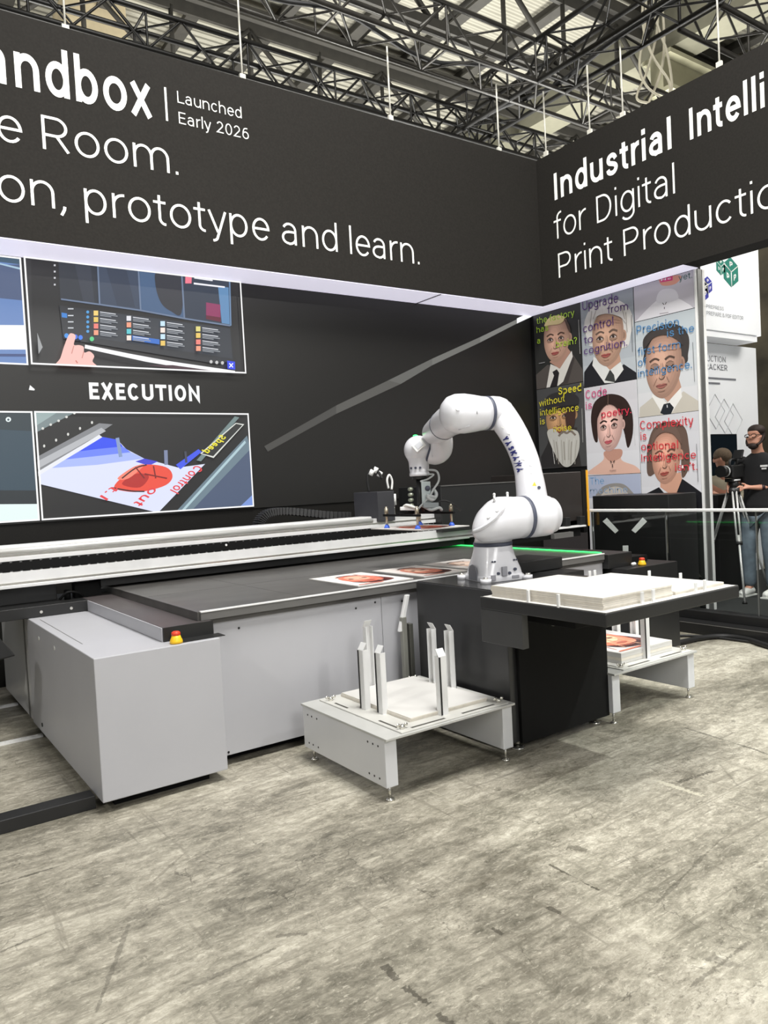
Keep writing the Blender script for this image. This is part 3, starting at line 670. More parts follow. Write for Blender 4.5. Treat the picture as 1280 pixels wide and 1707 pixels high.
def lr(p):
    p.poly([(100, 720), (1180, 720), (1180, 1320), (100, 1320)], (13, 13, 15))
    p.poly([(120, 745), (340, 760), (150, 858)], (118, 132, 134)); p.poly([(120, 770), (260, 762), (140, 830)], (150, 168, 168))
    for k in range(5): p.ell(190 + k * 35, 838 - k * 17, 6, 6, (210, 210, 205), n=8); p.ell(196 + k * 53, 916 - k * 26, 5, 7, (210, 210, 205), n=8)
    p.poly([(160, 965), (440, 815), (500, 820), (160, 1040)], (126, 128, 132)); p.poly([(160, 985), (450, 835), (470, 850), (160, 1018)], (176, 178, 182)); p.poly([(160, 1030), (440, 866), (455, 878), (170, 1050)], (226, 228, 234))
    p.poly([(455, 876), (520, 888), (560, 930), (640, 972), (790, 1012), (910, 996), (702, 1224), (180, 1086), (174, 1046)], (214, 219, 242))
    p.poly([(455, 876), (520, 888), (545, 918), (430, 930), (350, 940)], (42, 74, 232)); p.poly([(350, 940), (430, 930), (545, 918), (580, 944), (420, 962), (290, 976)], (104, 128, 240)); p.poly([(290, 976), (420, 962), (580, 944), (640, 972), (430, 1000), (230, 1014)], (164, 180, 244))
    p.poly([(640, 972), (700, 985), (660, 1004), (600, 985)], (60, 60, 200)); p.poly([(780, 1000), (880, 930), (895, 942), (800, 1020)], (60, 84, 225))
    p.line([(520, 880), (535, 965)], 16, (130, 150, 190)); p.line([(735, 935), (737, 1000)], 16, (120, 130, 160)); p.line([(822, 940), (826, 990)], 10, (60, 64, 80))
    p.poly([(505, 1098), (560, 1040), (640, 1000), (735, 1010), (765, 1050), (735, 1090), (640, 1118), (560, 1118)], (228, 74, 56), True)
    p.poly([(540, 1085), (600, 1040), (660, 1050), (620, 1100)], (176, 34, 30), True); p.poly([(520, 1060), (590, 1010), (640, 1000), (570, 1060)], (240, 130, 110), True)
    p.line([(540, 1060), (600, 1015), (650, 1000)], 6, (60, 20, 24)); p.line([(500, 1102), (580, 1116), (640, 1118)], 6, (40, 16, 18))
    for a, b in (((600, 1010), (640, 1060)), ((680, 1005), (690, 1060)), ((640, 1040), (740, 1060))): p.line([a, b], 6, (120, 20, 24))
    p.text('Control', (868, 1000), (752, 1112), 30, (222, 60, 66), .11, (34, 18)); p.text('out', (672, 1098), (590, 1170), 30, (222, 60, 66), .11, (34, 18)); p.text('t.l', (500, 1090), (440, 1140), 26, (222, 60, 66), .1, (30, 18))
    p.poly([(780, 1216), (1095, 870), (1110, 930), (850, 1216)], (104, 124, 136)); p.poly([(800, 1214), (1085, 892), (1090, 902), (815, 1214)], (170, 196, 204))
    p.poly([(850, 1216), (1110, 930), (1130, 1205)], (72, 86, 112)); p.poly([(1060, 1200), (1125, 1130), (1130, 1205)], (118, 146, 210))
    p.poly([(870, 980), (1040, 785), (1060, 790), (890, 985)], (110, 130, 130))
    p.poly([(886, 950), (1044, 814), (1082, 820), (946, 970)], (214, 216, 210)); p.poly([(894, 950), (1046, 818), (1074, 824), (944, 962)], (34, 36, 36))
    p.text('Speed', (1004, 878), (920, 950), 26, (230, 220, 50), .13, (-26, -14))
def ul(p):
    p.poly([(-900, 20), (150, 20), (150, 600), (-900, 600)], (96, 128, 182))
    p.poly([(-900, 20), (100, 50), (100, 110), (-900, -10)], (58, 84, 104)); p.poly([(-900, 120), (100, 110), (112, 270), (-900, 170)], (70, 86, 120))
    p.line([(-300, 20), (100, 130)], 9, (160, 190, 210)); p.poly([(-900, 372), (125, 380), (130, 488), (-900, 486)], (242, 244, 246)); p.poly([(-900, 500), (140, 508), (140, 520), (-900, 512)], (50, 70, 120))
def ll(p):
    p.poly([(-900, 700), (200, 700), (200, 1300), (-900, 1300)], (44, 66, 80)); p.poly([(-900, 700), (200, 740), (200, 850), (-900, 800)], (34, 50, 58)); p.ell(37, 798, 12, 11, (225, 235, 235)); p.ell(37, 799, 5, 5, (60, 80, 90))
    p.poly([(-900, 1110), (200, 1112), (200, 1180), (-900, 1180)], (24, 34, 40)); p.poly([(-900, 1182), (200, 1172), (200, 1290), (-900, 1290)], (222, 238, 236))
picture(1.152, 2.897, 2.386, 3.186, ur); picture(1.157, 2.910, 1.215, 2.04, lr); picture(-.62, 1.142, 2.386, 3.186, ul); picture(-.62, 1.147, 1.215, 2.04, ll)
pc = Pic(lambda x, y: on_y(x, y, 6.2255), (0, -1, 0))
def px_text(p, txt, p0, p1, top, col, w):
    a, b, u = p.t(*p0), p.t(*p1), p.t(*top); h = u.z - a.z; a.z = b.z = (a.z + b.z) / 2
    mb = MB(); add_text(mb, txt, a, b, Vector((0, 0, h)), w); p._put(mb.v, mb.f, col)
px_text(pc, 'EXECUTION', (149.5, 665.5), (333.5, 669), (148, 637.5), (245, 245, 245), .15)
pc.poly([(50, 642), (58, 649), (57, 651), (48, 650)], (240, 240, 240))
pc.build('screen_lettering', m_scr, led)
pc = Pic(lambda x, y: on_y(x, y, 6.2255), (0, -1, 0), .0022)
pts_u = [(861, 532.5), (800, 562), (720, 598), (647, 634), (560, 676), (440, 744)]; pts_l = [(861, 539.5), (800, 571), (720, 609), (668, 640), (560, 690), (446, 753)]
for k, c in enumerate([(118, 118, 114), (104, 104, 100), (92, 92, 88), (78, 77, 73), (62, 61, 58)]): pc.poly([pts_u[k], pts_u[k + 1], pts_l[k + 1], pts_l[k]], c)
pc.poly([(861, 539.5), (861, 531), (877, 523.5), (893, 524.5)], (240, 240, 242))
pc.build('painted_light_band', m_scr, led)  # fading grey band and the light strip's white reflection, painted as emissive polygons

# ------------------------------------------------------------------ portrait posters on the right wall
XP = 6.524
def zA(x, y): return on_x(890 + x / 4.4138, 480 + y / 4.4138, XP)
def zB(x, y): return on_x(890 + x / 4.4138, 640 + y / 4.4138, XP)
def shade(c, k): return tuple(max(0, min(255, int(q * k))) for q in c)
def face(p, cx, cy, rx, ry, skin, side=1, eyes=True, brow=(60, 42, 36), lips=(170, 90, 84), closed=False, iris=(60, 48, 40), sk=-.18):
    """head turned a little to `side`; printed light and dark areas of the portrait"""
    def q(u, v): return (cx + u * rx, cy + v * ry + sk * u * rx)
    ears = q(side * 1.0, .02); p.ell(ears[0], ears[1], rx * .16, ry * .2, shade(skin, .86)); p.ell(ears[0], ears[1], rx * .08, ry * .12, shade(skin, .7))
    out = [q(-.02, -1), q(.55, -.92), q(.92, -.5), q(.97, 0), q(.86, .45), q(.55, .82), q(.15, 1.0), q(-.2, 1.0), q(-.6, .8), q(-.88, .42), q(-.97, 0), q(-.92, -.5), q(-.55, -.92)]
    c0 = (-side * .30, -.18)
    for k in range(7):
        f = k / 6; p.poly([q(c0[0] + ((a - cx) / rx - c0[0]) * (1 - .115 * k), c0[1] + ((b - cy - sk * (a - cx)) / ry - c0[1]) * (1 - .10 * k)) for a, b in out], shade(skin, .80 + .27 * f), True)
    for e in (-1, 1):
        ex = e * .42 - side * .07
        p.poly([q(ex - .24, -.02), q(ex, -.13), q(ex + .24, -.02), q(ex + .2, .1), q(ex - .2, .1)], shade(skin, .76), True)
        p.line([q(ex - .26, -.17), q(ex - e * .02, -.25), q(ex + .26, -.18)], ry * .065, brow)
        if closed: p.line([q(ex - .2, .02), q(ex, .09), q(ex + .2, .02)], ry * .035, shade(brow, .7)); p.line([q(ex - .2, -.06), q(ex, -.1), q(ex + .2, -.06)], ry * .02, shade(skin, .6))
        else:
            c = q(ex, .0); p.ell(c[0], c[1], rx * .17, ry * .042, (214, 204, 200)); p.ell(c[0], c[1], rx * .085, ry * .048, iris)
            p.line([q(ex - .21, .01), q(ex, -.075), q(ex + .21, .01)], ry * .03, (40, 28, 26)); p.line([q(ex - .18, .1), q(ex, .13), q(ex + .18, .1)], ry * .015, shade(skin, .62))
    n = -side * .1
    p.poly([q(n + side * .05, -.1), q(n + side * .2, .28), q(n + side * .12, .4), q(n, .42), q(n + side * .02, .2)], shade(skin, .85), True)
    p.line([q(n - .14, .36), q(n - .04, .42), q(n + .08, .42), q(n + .17, .35)], ry * .028, shade(skin, .55)); p.line([q(n - .03, -.08), q(n - .06, .2), q(n - .1, .33)], ry * .015, shade(skin, .8))
    m = q(n + side * .02, .62)
    p.poly([q(n - .3, .61), q(n - .1, .565), q(n, .585), q(n + .1, .565), q(n + .3, .6), q(n + .12, .69), q(n - .1, .7)], lips, True); p.line([q(n - .3, .61), q(n, .63), q(n + .3, .6)], ry * .02, shade(lips, .55))
    p.line([q(n - .2, .78), q(n, .8), q(n + .2, .77)], ry * .02, shade(skin, .8))
    p.line([q(n - .25, .38), q(n - .42, .58)], ry * .018, shade(skin, .78)); p.line([q(n + .28, .36), q(n + .44, .56)], ry * .018, shade(skin, .74))
def poster(label, y0, y1, z0, z1, bgc, draw=None, T=zA, grad=None, thick=.003):
    g = thing('portrait_poster', label, 'poster', (6.529, (y0 + y1) / 2, z0), 'portrait posters on the right wall')
    box('sheet', m_panelw if sum(bgc) > 500 else m_blackm, (6.5245, 6.5295, y0 + .001, y1 - .001, z0 + .001, z1 - .001), g)
    def cl(x, y):
        v = T(x, y); return Vector((v.x, min(max(v.y, y0), y1), min(max(v.z, z0), z1)))
    p = Pic(lambda y, z: Vector((XP, y, z)), (-1, 0, 0), .0004, .00025)
    p.rect(y0, z0, y1, z1, bgc)
    if grad:
        for k, f in enumerate((.8, .6, .4, .25)): p.rect(y0, z0, y1, z0 + (z1 - z0) * f, tuple(int(bgc[i] + (grad[i] - bgc[i]) * (k + 1) / 4) for i in range(3)))
    p.t = cl
    if draw: draw(p)
    p.build('printed_image', m_pic, g); return g
def tx(p, s, p0, p1, cap_, c, w=.085):
    T = p.t; a, b = T(*p0), T(*p1); u = T(p0[0], p0[1] - cap_) - a
    mb = MB(); add_text(mb, s, a, b, Vector((0, 0, u.length)), w); p._put(mb.v, mb.f, c)
LIME, YEL, PUR, BLU, PNK, RED = (176, 214, 62), (226, 214, 60), (92, 62, 120), (78, 130, 176), (206, 84, 130), (214, 60, 70)
def d11(p):
    p.poly([(20, 760), (15, 640), (100, 565), (190, 590), (280, 480), (330, 555), (380, 600), (380, 720)], (84, 78, 74)); p.poly([(190, 740), (240, 620), (290, 500), (300, 520), (250, 700)], (66, 60, 58))
    p.poly([(92, 745), (122, 560), (190, 590), (278, 462), (285, 505), (215, 690), (180, 740)], (220, 216, 208)); p.poly([(118, 740), (148, 645), (136, 618), (168, 598), (186, 625), (172, 735)], (40, 36, 38)); p.poly([(115, 545), (190, 595), (270, 470), (240, 430)], (178, 138, 120))
    face(p, 168, 375, 96, 165, (216, 172, 148), 1, brow=(90, 66, 54))
    p.poly([(80, 280), (110, 225), (170, 203), (230, 215), (200, 262), (120, 275)], (226, 206, 150), True); p.poly([(225, 225), (262, 270), (272, 330), (252, 300)], (84, 66, 56), True)
    p.line([(332, 235), (343, 485)], 3, (190, 190, 185))
    tx(p, 'the factory', (24, 268), (302, 204), 46, LIME); tx(p, 'has', (24, 333), (110, 312), 44, LIME); tx(p, 'a', (28, 412), (50, 407), 44, LIME); tx(p, 'brain?', (168, 440), (322, 408), 46, LIME)
    p.line([(40, 556), (85, 547)], 4, (160, 160, 160))
poster('poster of a bald suited man with lime words, top left of the poster wall', 5.505, 6.190, 2.347, 3.188, (44, 44, 42), d11, zA)
def d12(p):
    p.poly([(60, 620), (50, 540), (110, 420), (180, 470), (330, 480), (350, 640)], (50, 48, 48)); p.poly([(100, 420), (150, 380), (130, 330), (320, 320), (300, 400), (345, 640), (190, 640)], (56, 52, 50))
    face(p, 195, 240, 108, 165, (206, 160, 116), 1, brow=(70, 50, 40)); p.poly([(250, 190), (305, 170), (300, 300), (255, 340), (235, 260)], (70, 50, 44), True)
    p.poly([(85, 190), (95, 100), (180, 60), (290, 70), (335, 110), (310, 160), (180, 165)], (52, 50, 50), True); p.poly([(95, 195), (200, 165), (310, 155), (300, 185), (200, 190), (110, 215)], (40, 38, 38), True)
    p.poly([(100, 360), (150, 330), (200, 372), (250, 338), (325, 350), (340, 440), (318, 540), (270, 604), (215, 600), (150, 500)], (196, 194, 186), True); p.line([(185, 385), (215, 352), (245, 362), (275, 348), (310, 378)], 15, (128, 116, 104))
    for k in range(11): a = 130 + k * 19; p.line([(a, 400 + (k % 3) * 12), (a + 12 - 2 * k, 480), (a + 26 - 4 * k, 590 - (k % 2) * 30)], 4 + k % 3, ((214, 212, 206), (166, 162, 152), (146, 140, 130))[k % 3])
    p.line([(358, 180), (365, 430)], 3, (190, 190, 185))
    tx(p, 'Speed', (186, 80), (354, 50), 52, YEL, .11); tx(p, 'without', (44, 168), (232, 128), 46, YEL); tx(p, 'intelligence', (52, 235), (336, 196), 46, YEL); tx(p, 'is', (52, 300), (86, 294), 44, YEL); tx(p, 'noise.', (150, 352), (292, 340), 44, YEL)
poster('poster of an old man with a long white beard and cap, yellow words Speed without', 5.507, 6.190, 1.433, 2.341, (76, 76, 76), d12, zB)
def d13(p):
    tx(p, 'control', (100, 690), (245, 690), 40, (24, 24, 24), .12)
poster('dark grey poster with the dim word control, lowest under the bearded man', 5.507, 6.190, .45, 1.395, (70, 66, 66), d13, zB)
def d21(p):
    p.poly([(365, 760), (370, 620), (440, 520), (560, 680), (660, 560), (765, 620), (765, 690), (520, 730)], (34, 34, 38)); p.poly([(430, 570), (440, 505), (560, 600), (640, 545), (660, 600), (590, 705), (520, 700)], (222, 222, 218)); p.poly([(520, 680), (560, 600), (590, 640), (600, 700)], (60, 62, 60)); p.poly([(440, 480), (560, 605), (640, 540), (620, 440)], (190, 150, 128))
    p.poly([(405, 400), (370, 300), (385, 210), (430, 140), (520, 95), (620, 90), (700, 150), (730, 240), (712, 340), (670, 440), (430, 430)], (216, 213, 208), True)
    face(p, 545, 365, 118, 205, (206, 166, 142), 1, brow=(110, 90, 78)); p.poly([(430, 280), (420, 190), (520, 150), (640, 150), (680, 260), (640, 215), (540, 190), (460, 215)], (212, 208, 204), True)
    for a, b in (((430, 170), (415, 300)), ((470, 140), (440, 230)), ((680, 180), (690, 320)), ((650, 140), (672, 230))): p.line([a, b], 6, (168, 162, 156))
    for y in (230, 250): p.line([(470, y + 15), (560, y), (640, y + 2)], 4, (176, 138, 118))
    p.line([(722, 200), (730, 470)], 3, (70, 72, 76))
    tx(p, 'Upgrade', (362, 166), (625, 106), 66, PUR); tx(p, 'from', (546, 190), (698, 160), 56, PUR); tx(p, 'control', (368, 330), (590, 272), 58, PUR); tx(p, 'to', (374, 412), (440, 398), 52, PUR); tx(p, 'cognition.', (374, 492), (692, 424), 52, PUR)
poster('poster of a white-haired man in black jacket, purple words Upgrade from control', 4.829, 5.502, 2.275, 3.188, (150, 156, 162), d21, zA, (184, 190, 194))
def d22(p):
    p.poly([(395, 665), (420, 630), (510, 560), (520, 500), (640, 480), (645, 560), (740, 600), (785, 640), (785, 660)], (226, 184, 166), True); p.poly([(515, 500), (640, 480), (640, 540), (560, 570)], (196, 148, 130), True)
    p.poly([(440, 400), (420, 250), (450, 130), (550, 75), (660, 100), (720, 200), (728, 360), (690, 470), (640, 300), (480, 250), (470, 420)], (50, 36, 32), True)
    face(p, 560, 310, 96, 182, (240, 196, 184), 1, lips=(206, 100, 108), brow=(52, 38, 34), iris=(70, 44, 34)); p.poly([(465, 260), (490, 150), (560, 115), (640, 140), (668, 240), (600, 165), (545, 150), (500, 190)], (48, 34, 30), True); p.line([(550, 80), (548, 150)], 4, (120, 96, 84))
    p.line([(565, 565), (576, 578)], 6, (60, 50, 50)); p.line([(598, 562), (588, 576)], 6, (60, 50, 50)); p.line([(582, 590), (582, 610)], 6, (60, 50, 50)); p.line([(560, 636), (610, 634)], 4, (150, 120, 112))
    p.line([(742, 195), (750, 440)], 3, (230, 230, 230))
    tx(p, 'Code', (386, 112), (542, 82), 62, PNK); tx(p, 'is', (388, 188), (432, 180), 52, PNK); tx(p, 'poetry.', (502, 250), (720, 214), 50, (222, 60, 84))
poster('poster of a pale dark-haired woman with bare shoulders, pink words Code is poetry', 4.829, 5.502, 1.330, 2.270, (206, 204, 208), d22, zB, (222, 222, 226))
def d23(p):
    p.poly([(400, 672), (785, 660), (800, 840), (405, 840)], (178, 186, 208)); p.poly([(470, 840), (490, 770), (560, 735), (650, 735), (710, 780), (730, 840)], (150, 146, 142), True); p.poly([(500, 840), (530, 780), (600, 755), (670, 780), (690, 840)], (196, 188, 178), True)
    tx(p, 'The', (412, 742), (516, 736), 52, (130, 170, 210)); tx(p, 'machine', (414, 808), (690, 800), 46, (150, 170, 196))
poster('pale poster showing only the top of a grey head and the words The machine', 4.829, 5.535, .42, 1.325, (222, 222, 226), d23, zB)
def d30(p):
    p.poly([(760, 235), (860, 130), (930, 80), (1040, 70), (1140, 120), (1200, 150), (1200, -60), (1200, 190), (760, 250)], (226, 224, 228), True); p.poly([(900, 100), (930, 20), (1030, 10), (1060, 80), (960, 110)], (216, 214, 220), True)
    p.poly([(940, -20), (1040, -30), (1080, -90), (930, -90)], (214, 150, 130), True); p.poly([(930, -40), (1020, -56), (1020, -100), (925, -80)], (216, 50, 120)); p.line([(945, 110), (958, 124)], 5, (60, 60, 60)); p.line([(975, 104), (966, 122)], 5, (60, 60, 60)); p.line([(960, 140), (960, 156)], 5, (60, 60, 60)); p.line([(925, 190), (990, 180)], 6, (170, 165, 170))
    tx(p, 'yet.', (1065, -50), (1165, -75), 46, (90, 120, 120)); p.text('Nc', (935, -50), (1010, -66), 30, (240, 230, 236), .14)
poster('poster of a figure in white turtleneck with pink cube, topmost of third column', 4.160, 4.822, 2.840, 3.186, (192, 188, 196), d30, zA)
def d31(p):
    p.poly([(775, 960), (780, 880), (890, 790), (1000, 850), (1100, 760), (1215, 830), (1215, 920)], (196, 190, 178)); p.poly([(870, 800), (880, 740), (980, 850), (1080, 730), (1090, 800), (1010, 945), (950, 945)], (232, 230, 226)); p.poly([(930, 920), (955, 855), (1000, 845), (1030, 880), (1010, 935), (955, 945)], (34, 38, 44)); p.poly([(880, 720), (985, 840), (1085, 730), (1060, 640)], (186, 146, 126)); p.line([(980, 860), (982, 880)], 7, (230, 230, 230))
    p.poly([(810, 480), (805, 380), (870, 310), (980, 265), (1080, 280), (1140, 360), (1135, 480), (1100, 560), (830, 560)], (62, 58, 56), True)
    face(p, 955, 570, 135, 235, (198, 158, 138), 1, closed=True, brow=(84, 66, 58), lips=(160, 100, 92)); p.poly([(822, 440), (850, 350), (940, 300), (1050, 310), (1100, 420), (1040, 370), (960, 345), (880, 370)], (66, 60, 58), True)
    for y in (430, 455): p.line([(870, y + 12), (960, y), (1050, y - 4)], 4, (168, 128, 110))
    p.line([(1172, 400), (1186, 690)], 3, (80, 84, 88))
    tx(p, 'Precision', (760, 342), (1072, 280), 62, BLU); tx(p, 'is the', (985, 362), (1184, 322), 56, BLU); tx(p, 'first form', (768, 500), (1084, 440), 56, BLU); tx(p, 'of', (770, 578), (832, 566), 54, BLU); tx(p, 'intelligence.', (772, 658), (1166, 588), 54, BLU)
poster('poster of a man with closed eyes in pale suit, blue words Precision', 4.160, 4.822, 1.886, 2.834, (186, 194, 198), d31, zA, (214, 214, 216))
def d32(p):
    p.poly([(770, 920), (800, 820), (920, 760), (1000, 850), (1080, 690), (1180, 760), (1250, 800), (1250, 930)], (30, 30, 34)); p.poly([(985, 920), (985, 800), (930, 760), (930, 680), (1080, 650), (1090, 700), (1015, 890)], (212, 162, 138)); p.line([(1005, 830), (1000, 870)], 8, (210, 200, 190))
    p.poly([(860, 680), (830, 560), (850, 400), (900, 310), (1010, 275), (1110, 320), (1140, 450), (1145, 600), (1090, 690), (1060, 500)], (104, 84, 74), True)
    face(p, 975, 535, 108, 195, (226, 170, 146), 1, lips=(176, 90, 80), brow=(110, 76, 64), iris=(90, 84, 80)); p.poly([(868, 470), (880, 370), (950, 310), (1050, 320), (1090, 440), (1030, 370), (960, 355), (905, 390)], (112, 90, 80), True)
    p.ell(1098, 610, 9, 12, (240, 236, 230))
    p.poly([(1070, 890), (1090, 850), (1105, 822), (1122, 846), (1160, 862), (1120, 890)], (150, 140, 116)); p.ell(1105, 860, 9, 9, (70, 64, 56))
    p.line([(1200, 440), (1212, 720)], 3, (90, 92, 96))
    tx(p, 'Complexity', (786, 336), (1178, 300), 62, RED); tx(p, 'is', (790, 414), (832, 408), 56, RED); tx(p, 'optional', (794, 490), (1066, 472), 54, RED); tx(p, 'Intelligence', (796, 572), (1198, 548), 54, RED); tx(p, "isn't.", (1045, 640), (1206, 632), 54, RED)
poster('poster of a woman in black jacket with brooch, red words Complexity is optional', 4.160, 4.822, .955, 1.882, (208, 208, 212), d32, zB, (222, 222, 226))
def d33(p):
    face(p, 1055, 1230, 100, 175, (200, 156, 130), 1, brow=(64, 46, 38)); p.poly([(1090, 1080), (1140, 1140), (1150, 1240), (1120, 1200)], (70, 52, 44), True); p.ell(1165, 1245, 24, 46, (206, 150, 128))
    p.poly([(1000, 1420), (1080, 1400), (1180, 1350), (1240, 1420)], (86, 84, 80))
    tx(p, 'If', (1024, 1016), (1050, 1016), 54, LIME); tx(p, 'the factory', (905, 1110), (1188, 1104), 54, LIME); tx(p, 'has a', (905, 1210), (1000, 1206), 50, (40, 60, 20)); tx(p, 'brain?', (1012, 1348), (1212, 1340), 54, LIME)
poster('poster seen through the glass barrier, half a face under green words If the factory', 4.160, 4.822, .03, .95, (40, 42, 40), d33, zB)

# ------------------------------------------------------------------ black counter with the white tick emblem, glass barrier
ct = thing('display_counter', 'black display counter with white three-stroke emblem behind the glass barrier', 'counter', (6.2, 4.75, 0))
MB().box(6.02, 6.45, 4.17, 5.03, 0, 1.125).build('body', m_black, ct, .006)
for q in ([(505, 1012), (537, 985), (622, 1078), (598, 1100)], [(832, 1012), (800, 982), (717, 1076), (746, 1098)], [(652, 1190), (694, 1188), (695, 1256), (655, 1258)]):
    e = Pic(lambda x, y: on_x(890 + x / 4.4138, 640 + y / 4.4138, 6.0195), (-1, 0, 0)); e.poly(q, (240, 242, 238)); e.build('emblem_stroke', m_pic, ct)
gb = thing('glass_barrier', 'waist-high clear glass barrier with pale metal handrail at right', 'barrier', (5.72, 3.0, 0))
MB().box(5.69, 5.77, 1.2, 4.86, .988, 1.012).build('handrail', m_alup, gb, .006)
ys = [4.80, 4.0, 3.2, 2.4, 1.6]
for a, b in zip(ys[:-1], ys[1:]): box('glass_pane', m_glass, (5.724, 5.736, b + .006, a - .006, .16, .985), gb)
for y in ys: MB().box(5.722, 5.738, y - .005, y + .005, .16, .985).build('pane_edge_profile', M('thin_grey_profile', rgb(120, 122, 120), .4, .5), gb)
MB().box(5.55, 5.95, 1.2, 4.95, .0, .10).box(5.66, 5.80, 1.2, 4.86, .1, .17).build('floor_base', m_black, gb, .004)
MB().box(5.548, 5.552, 1.2, 4.95, .085, .092).build('base_edge', m_rim, gb)

# ------------------------------------------------------------------ far white panels
def far_panel(label, x0, x1, z0, z1, y, draw, d=.16):
    g = thing('logo_display', label, 'panel', ((x0 + x1) / 2, y, z0), 'white display panels in the neighbouring stand')
    box('panel_body', m_panelw, (x0, x1, y, y + d, z0, z1), g, .004); mb = {}
    draw(g); return g
def cubes(g, cx, cz, r, mat, y, name='cube_logo'):
    c = Vector((cx, y, cz)); m = MB()
    hx = [c + Vector((r * sin(radians(60 * k)), 0, r * cos(radians(60 * k)))) for k in range(6)]
    for k in (0, 2, 4): m.prism([c, hx[k - 1] if k else hx[5], hx[k], hx[(k + 1) % 6]], (0, -.004, 0))
    w = MB()
    for k in (0, 2, 4): w.tube([c + Vector((0, -.005, 0)), (hx[(k + 1) % 6]) + Vector((0, -.005, 0))], r * .035, 6)
    m.build(name, mat, g); w.build('logo_line', m_white, g)
    q = r * .32
    l = MB(); add_text(l, 'P', c + Vector((-r * .55, -.006, -r * .42)), c + Vector((-r * .25, -.006, -r * .55)), Vector((0, 0, q * 1.2)), .16); l.build('logo_letter', m_white, g); l = MB(); add_text(l, 'P', c + Vector((r * .28, -.006, -r * .55)), c + Vector((r * .58, -.006, -r * .4)), Vector((0, 0, q * 1.2)), .16); l.build('logo_letter', m_white, g); l = MB(); add_text(l, 'P', c + Vector((-r * .16, -.006, r * .38)), c + Vector((r * .2, -.006, r * .38)), Vector((0, 0, q)), .16)
    l.build('logo_letter', m_white, g)
YF = 5.0
FY = [YF]
def fy(x, y): return on_y(960 + x / 4, 400 + y / 4, FY[0] - .004)
def fl(g, s, p0, p1, h, w, mat, nm='lettering'):
    a, b = fy(*p0), fy(*p1); a.z = b.z = (a.z + b.z) / 2; u = fy(p0[0], p0[1] - h) - fy(*p0); l = MB(); add_text(l, s, a, b, Vector((0, 0, u.length)), w); l.build(nm, mat, g)
def up_(g):
    c = fy(1033, 215); cubes(g, c.x, c.z, .175, m_teal, YF - .001); c = fy(965, 178); cubes(g, c.x, c.z, .10, m_teal, YF - .001)
    c = fy(878, 302); cubes(g, c.x, c.z, .10, m_indigo, YF - .001); c = fy(838, 330); cubes(g, c.x, c.z, .15, m_indigo, YF - .001)
    fl(g, 'PREPRESS', (870, 462), (985, 462), 24, .07, m_greyt); fl(g, 'PREPARE & PDF EDITOR', (872, 510), (1116, 524), 26, .07, m_greyt); fl(g, 'NOKIA', (1060, 84), (1122, 84), 20, .06, m_greyt) if False else None
far_panel('upper white display panel with teal and indigo letter cubes, PREPRESS line', 6.8, 9.21, 2.915, 4.35, YF, up_, .5)
def lo_(g):
    fl(g, 'PRODUCTION', (775, 806), (998, 812), 40, .08, m_greyt); fl(g, 'JOB TRACKER', (772, 860), (1010, 868), 40, .1, m_greyt)
    fl(g, 'locate and optimise', (850, 940), (1066, 944), 18, .08, m_greyt) if False else None
    l = MB()
    for y, x1 in ((932, 1066), (958, 960)): a, b = fy(862, y - 6), fy(x1, y); l.box(a.x, b.x, a.y - .001, a.y, b.z - .012, b.z + .012)
    l.build('small_print', m_greyt, g)
    m = MB()
    for k in range(3): c = fy(930 + k * 60, 1150 + k * 30); m.tube([c + Vector((-.2, -.001, 0)), c + Vector((.0, -.001, .22)), c + Vector((.2, -.001, .02)), c + Vector((0, -.001, -.2)), c + Vector((-.2, -.001, 0))], .004, 6)
    m.build('faint_diagram', M('faint_grey_print', rgb(205, 207, 210), .5), g)
FY[0] = YF + .28
far_panel('lower white display panel lettered TRACKER behind the cameraman', 6.8, on_y(1264, 700, 5.28).x, .0, 2.84, YF + .28, lo_, .1)
tag(box('ledge', m_panelw, (6.8, 9.15, YF + .02, YF + .28, 2.845, 2.912)), 'white ledge between the two white display panels', 'ledge')

# ================================================================== FLATBED PRINTER
pr = thing('flatbed_printer', 'large grey flatbed printer with black bed and aluminium gantry beam', 'printer', (2.8, 4.6, 0))
MB().box(.86, 1.30, 3.44, 4.85, 0, .05).box(1.40, 4.28, 3.63, 5.8, 0, .053).box(4.40, 4.86, 3.44, 4.85, 0, .05).box(.86, 4.86, 5.0, 5.8, 0, .05).build('plinth', m_blackm, pr)
def cabinet(x0, x1, mat, mside):
    c = MB().box(x0, x1, 3.36, 4.905, .05, .675).build('control_cabinet', mat, pr, .004)
    if x0 < 2:
        box('top_seam', m_rim, (x0 + .045, x0 + .049, 3.75, 4.75, .6752, .6757), c)
        for y, z in ((4.55, .60), (4.15, .605), (4.62, .10)): MB().cyl((x0 - .004, y, z), (x0 + .004, y, z), .012, 12).build('cover_screw', m_alu if z > .3 else m_rubber, c)
    return c
cl_ = cabinet(.792, 1.364, m_grey, 0); cr_ = cabinet(4.345, 4.93, m_black, 0)
MB().box(.80, 1.3, 4.915, 5.95, .05, .672).build('side_panel', m_greyd, pr, .004)
MB().box(.797, .80, 5.02, 5.06, .05, .672).build('panel_seam', m_rim, pr)
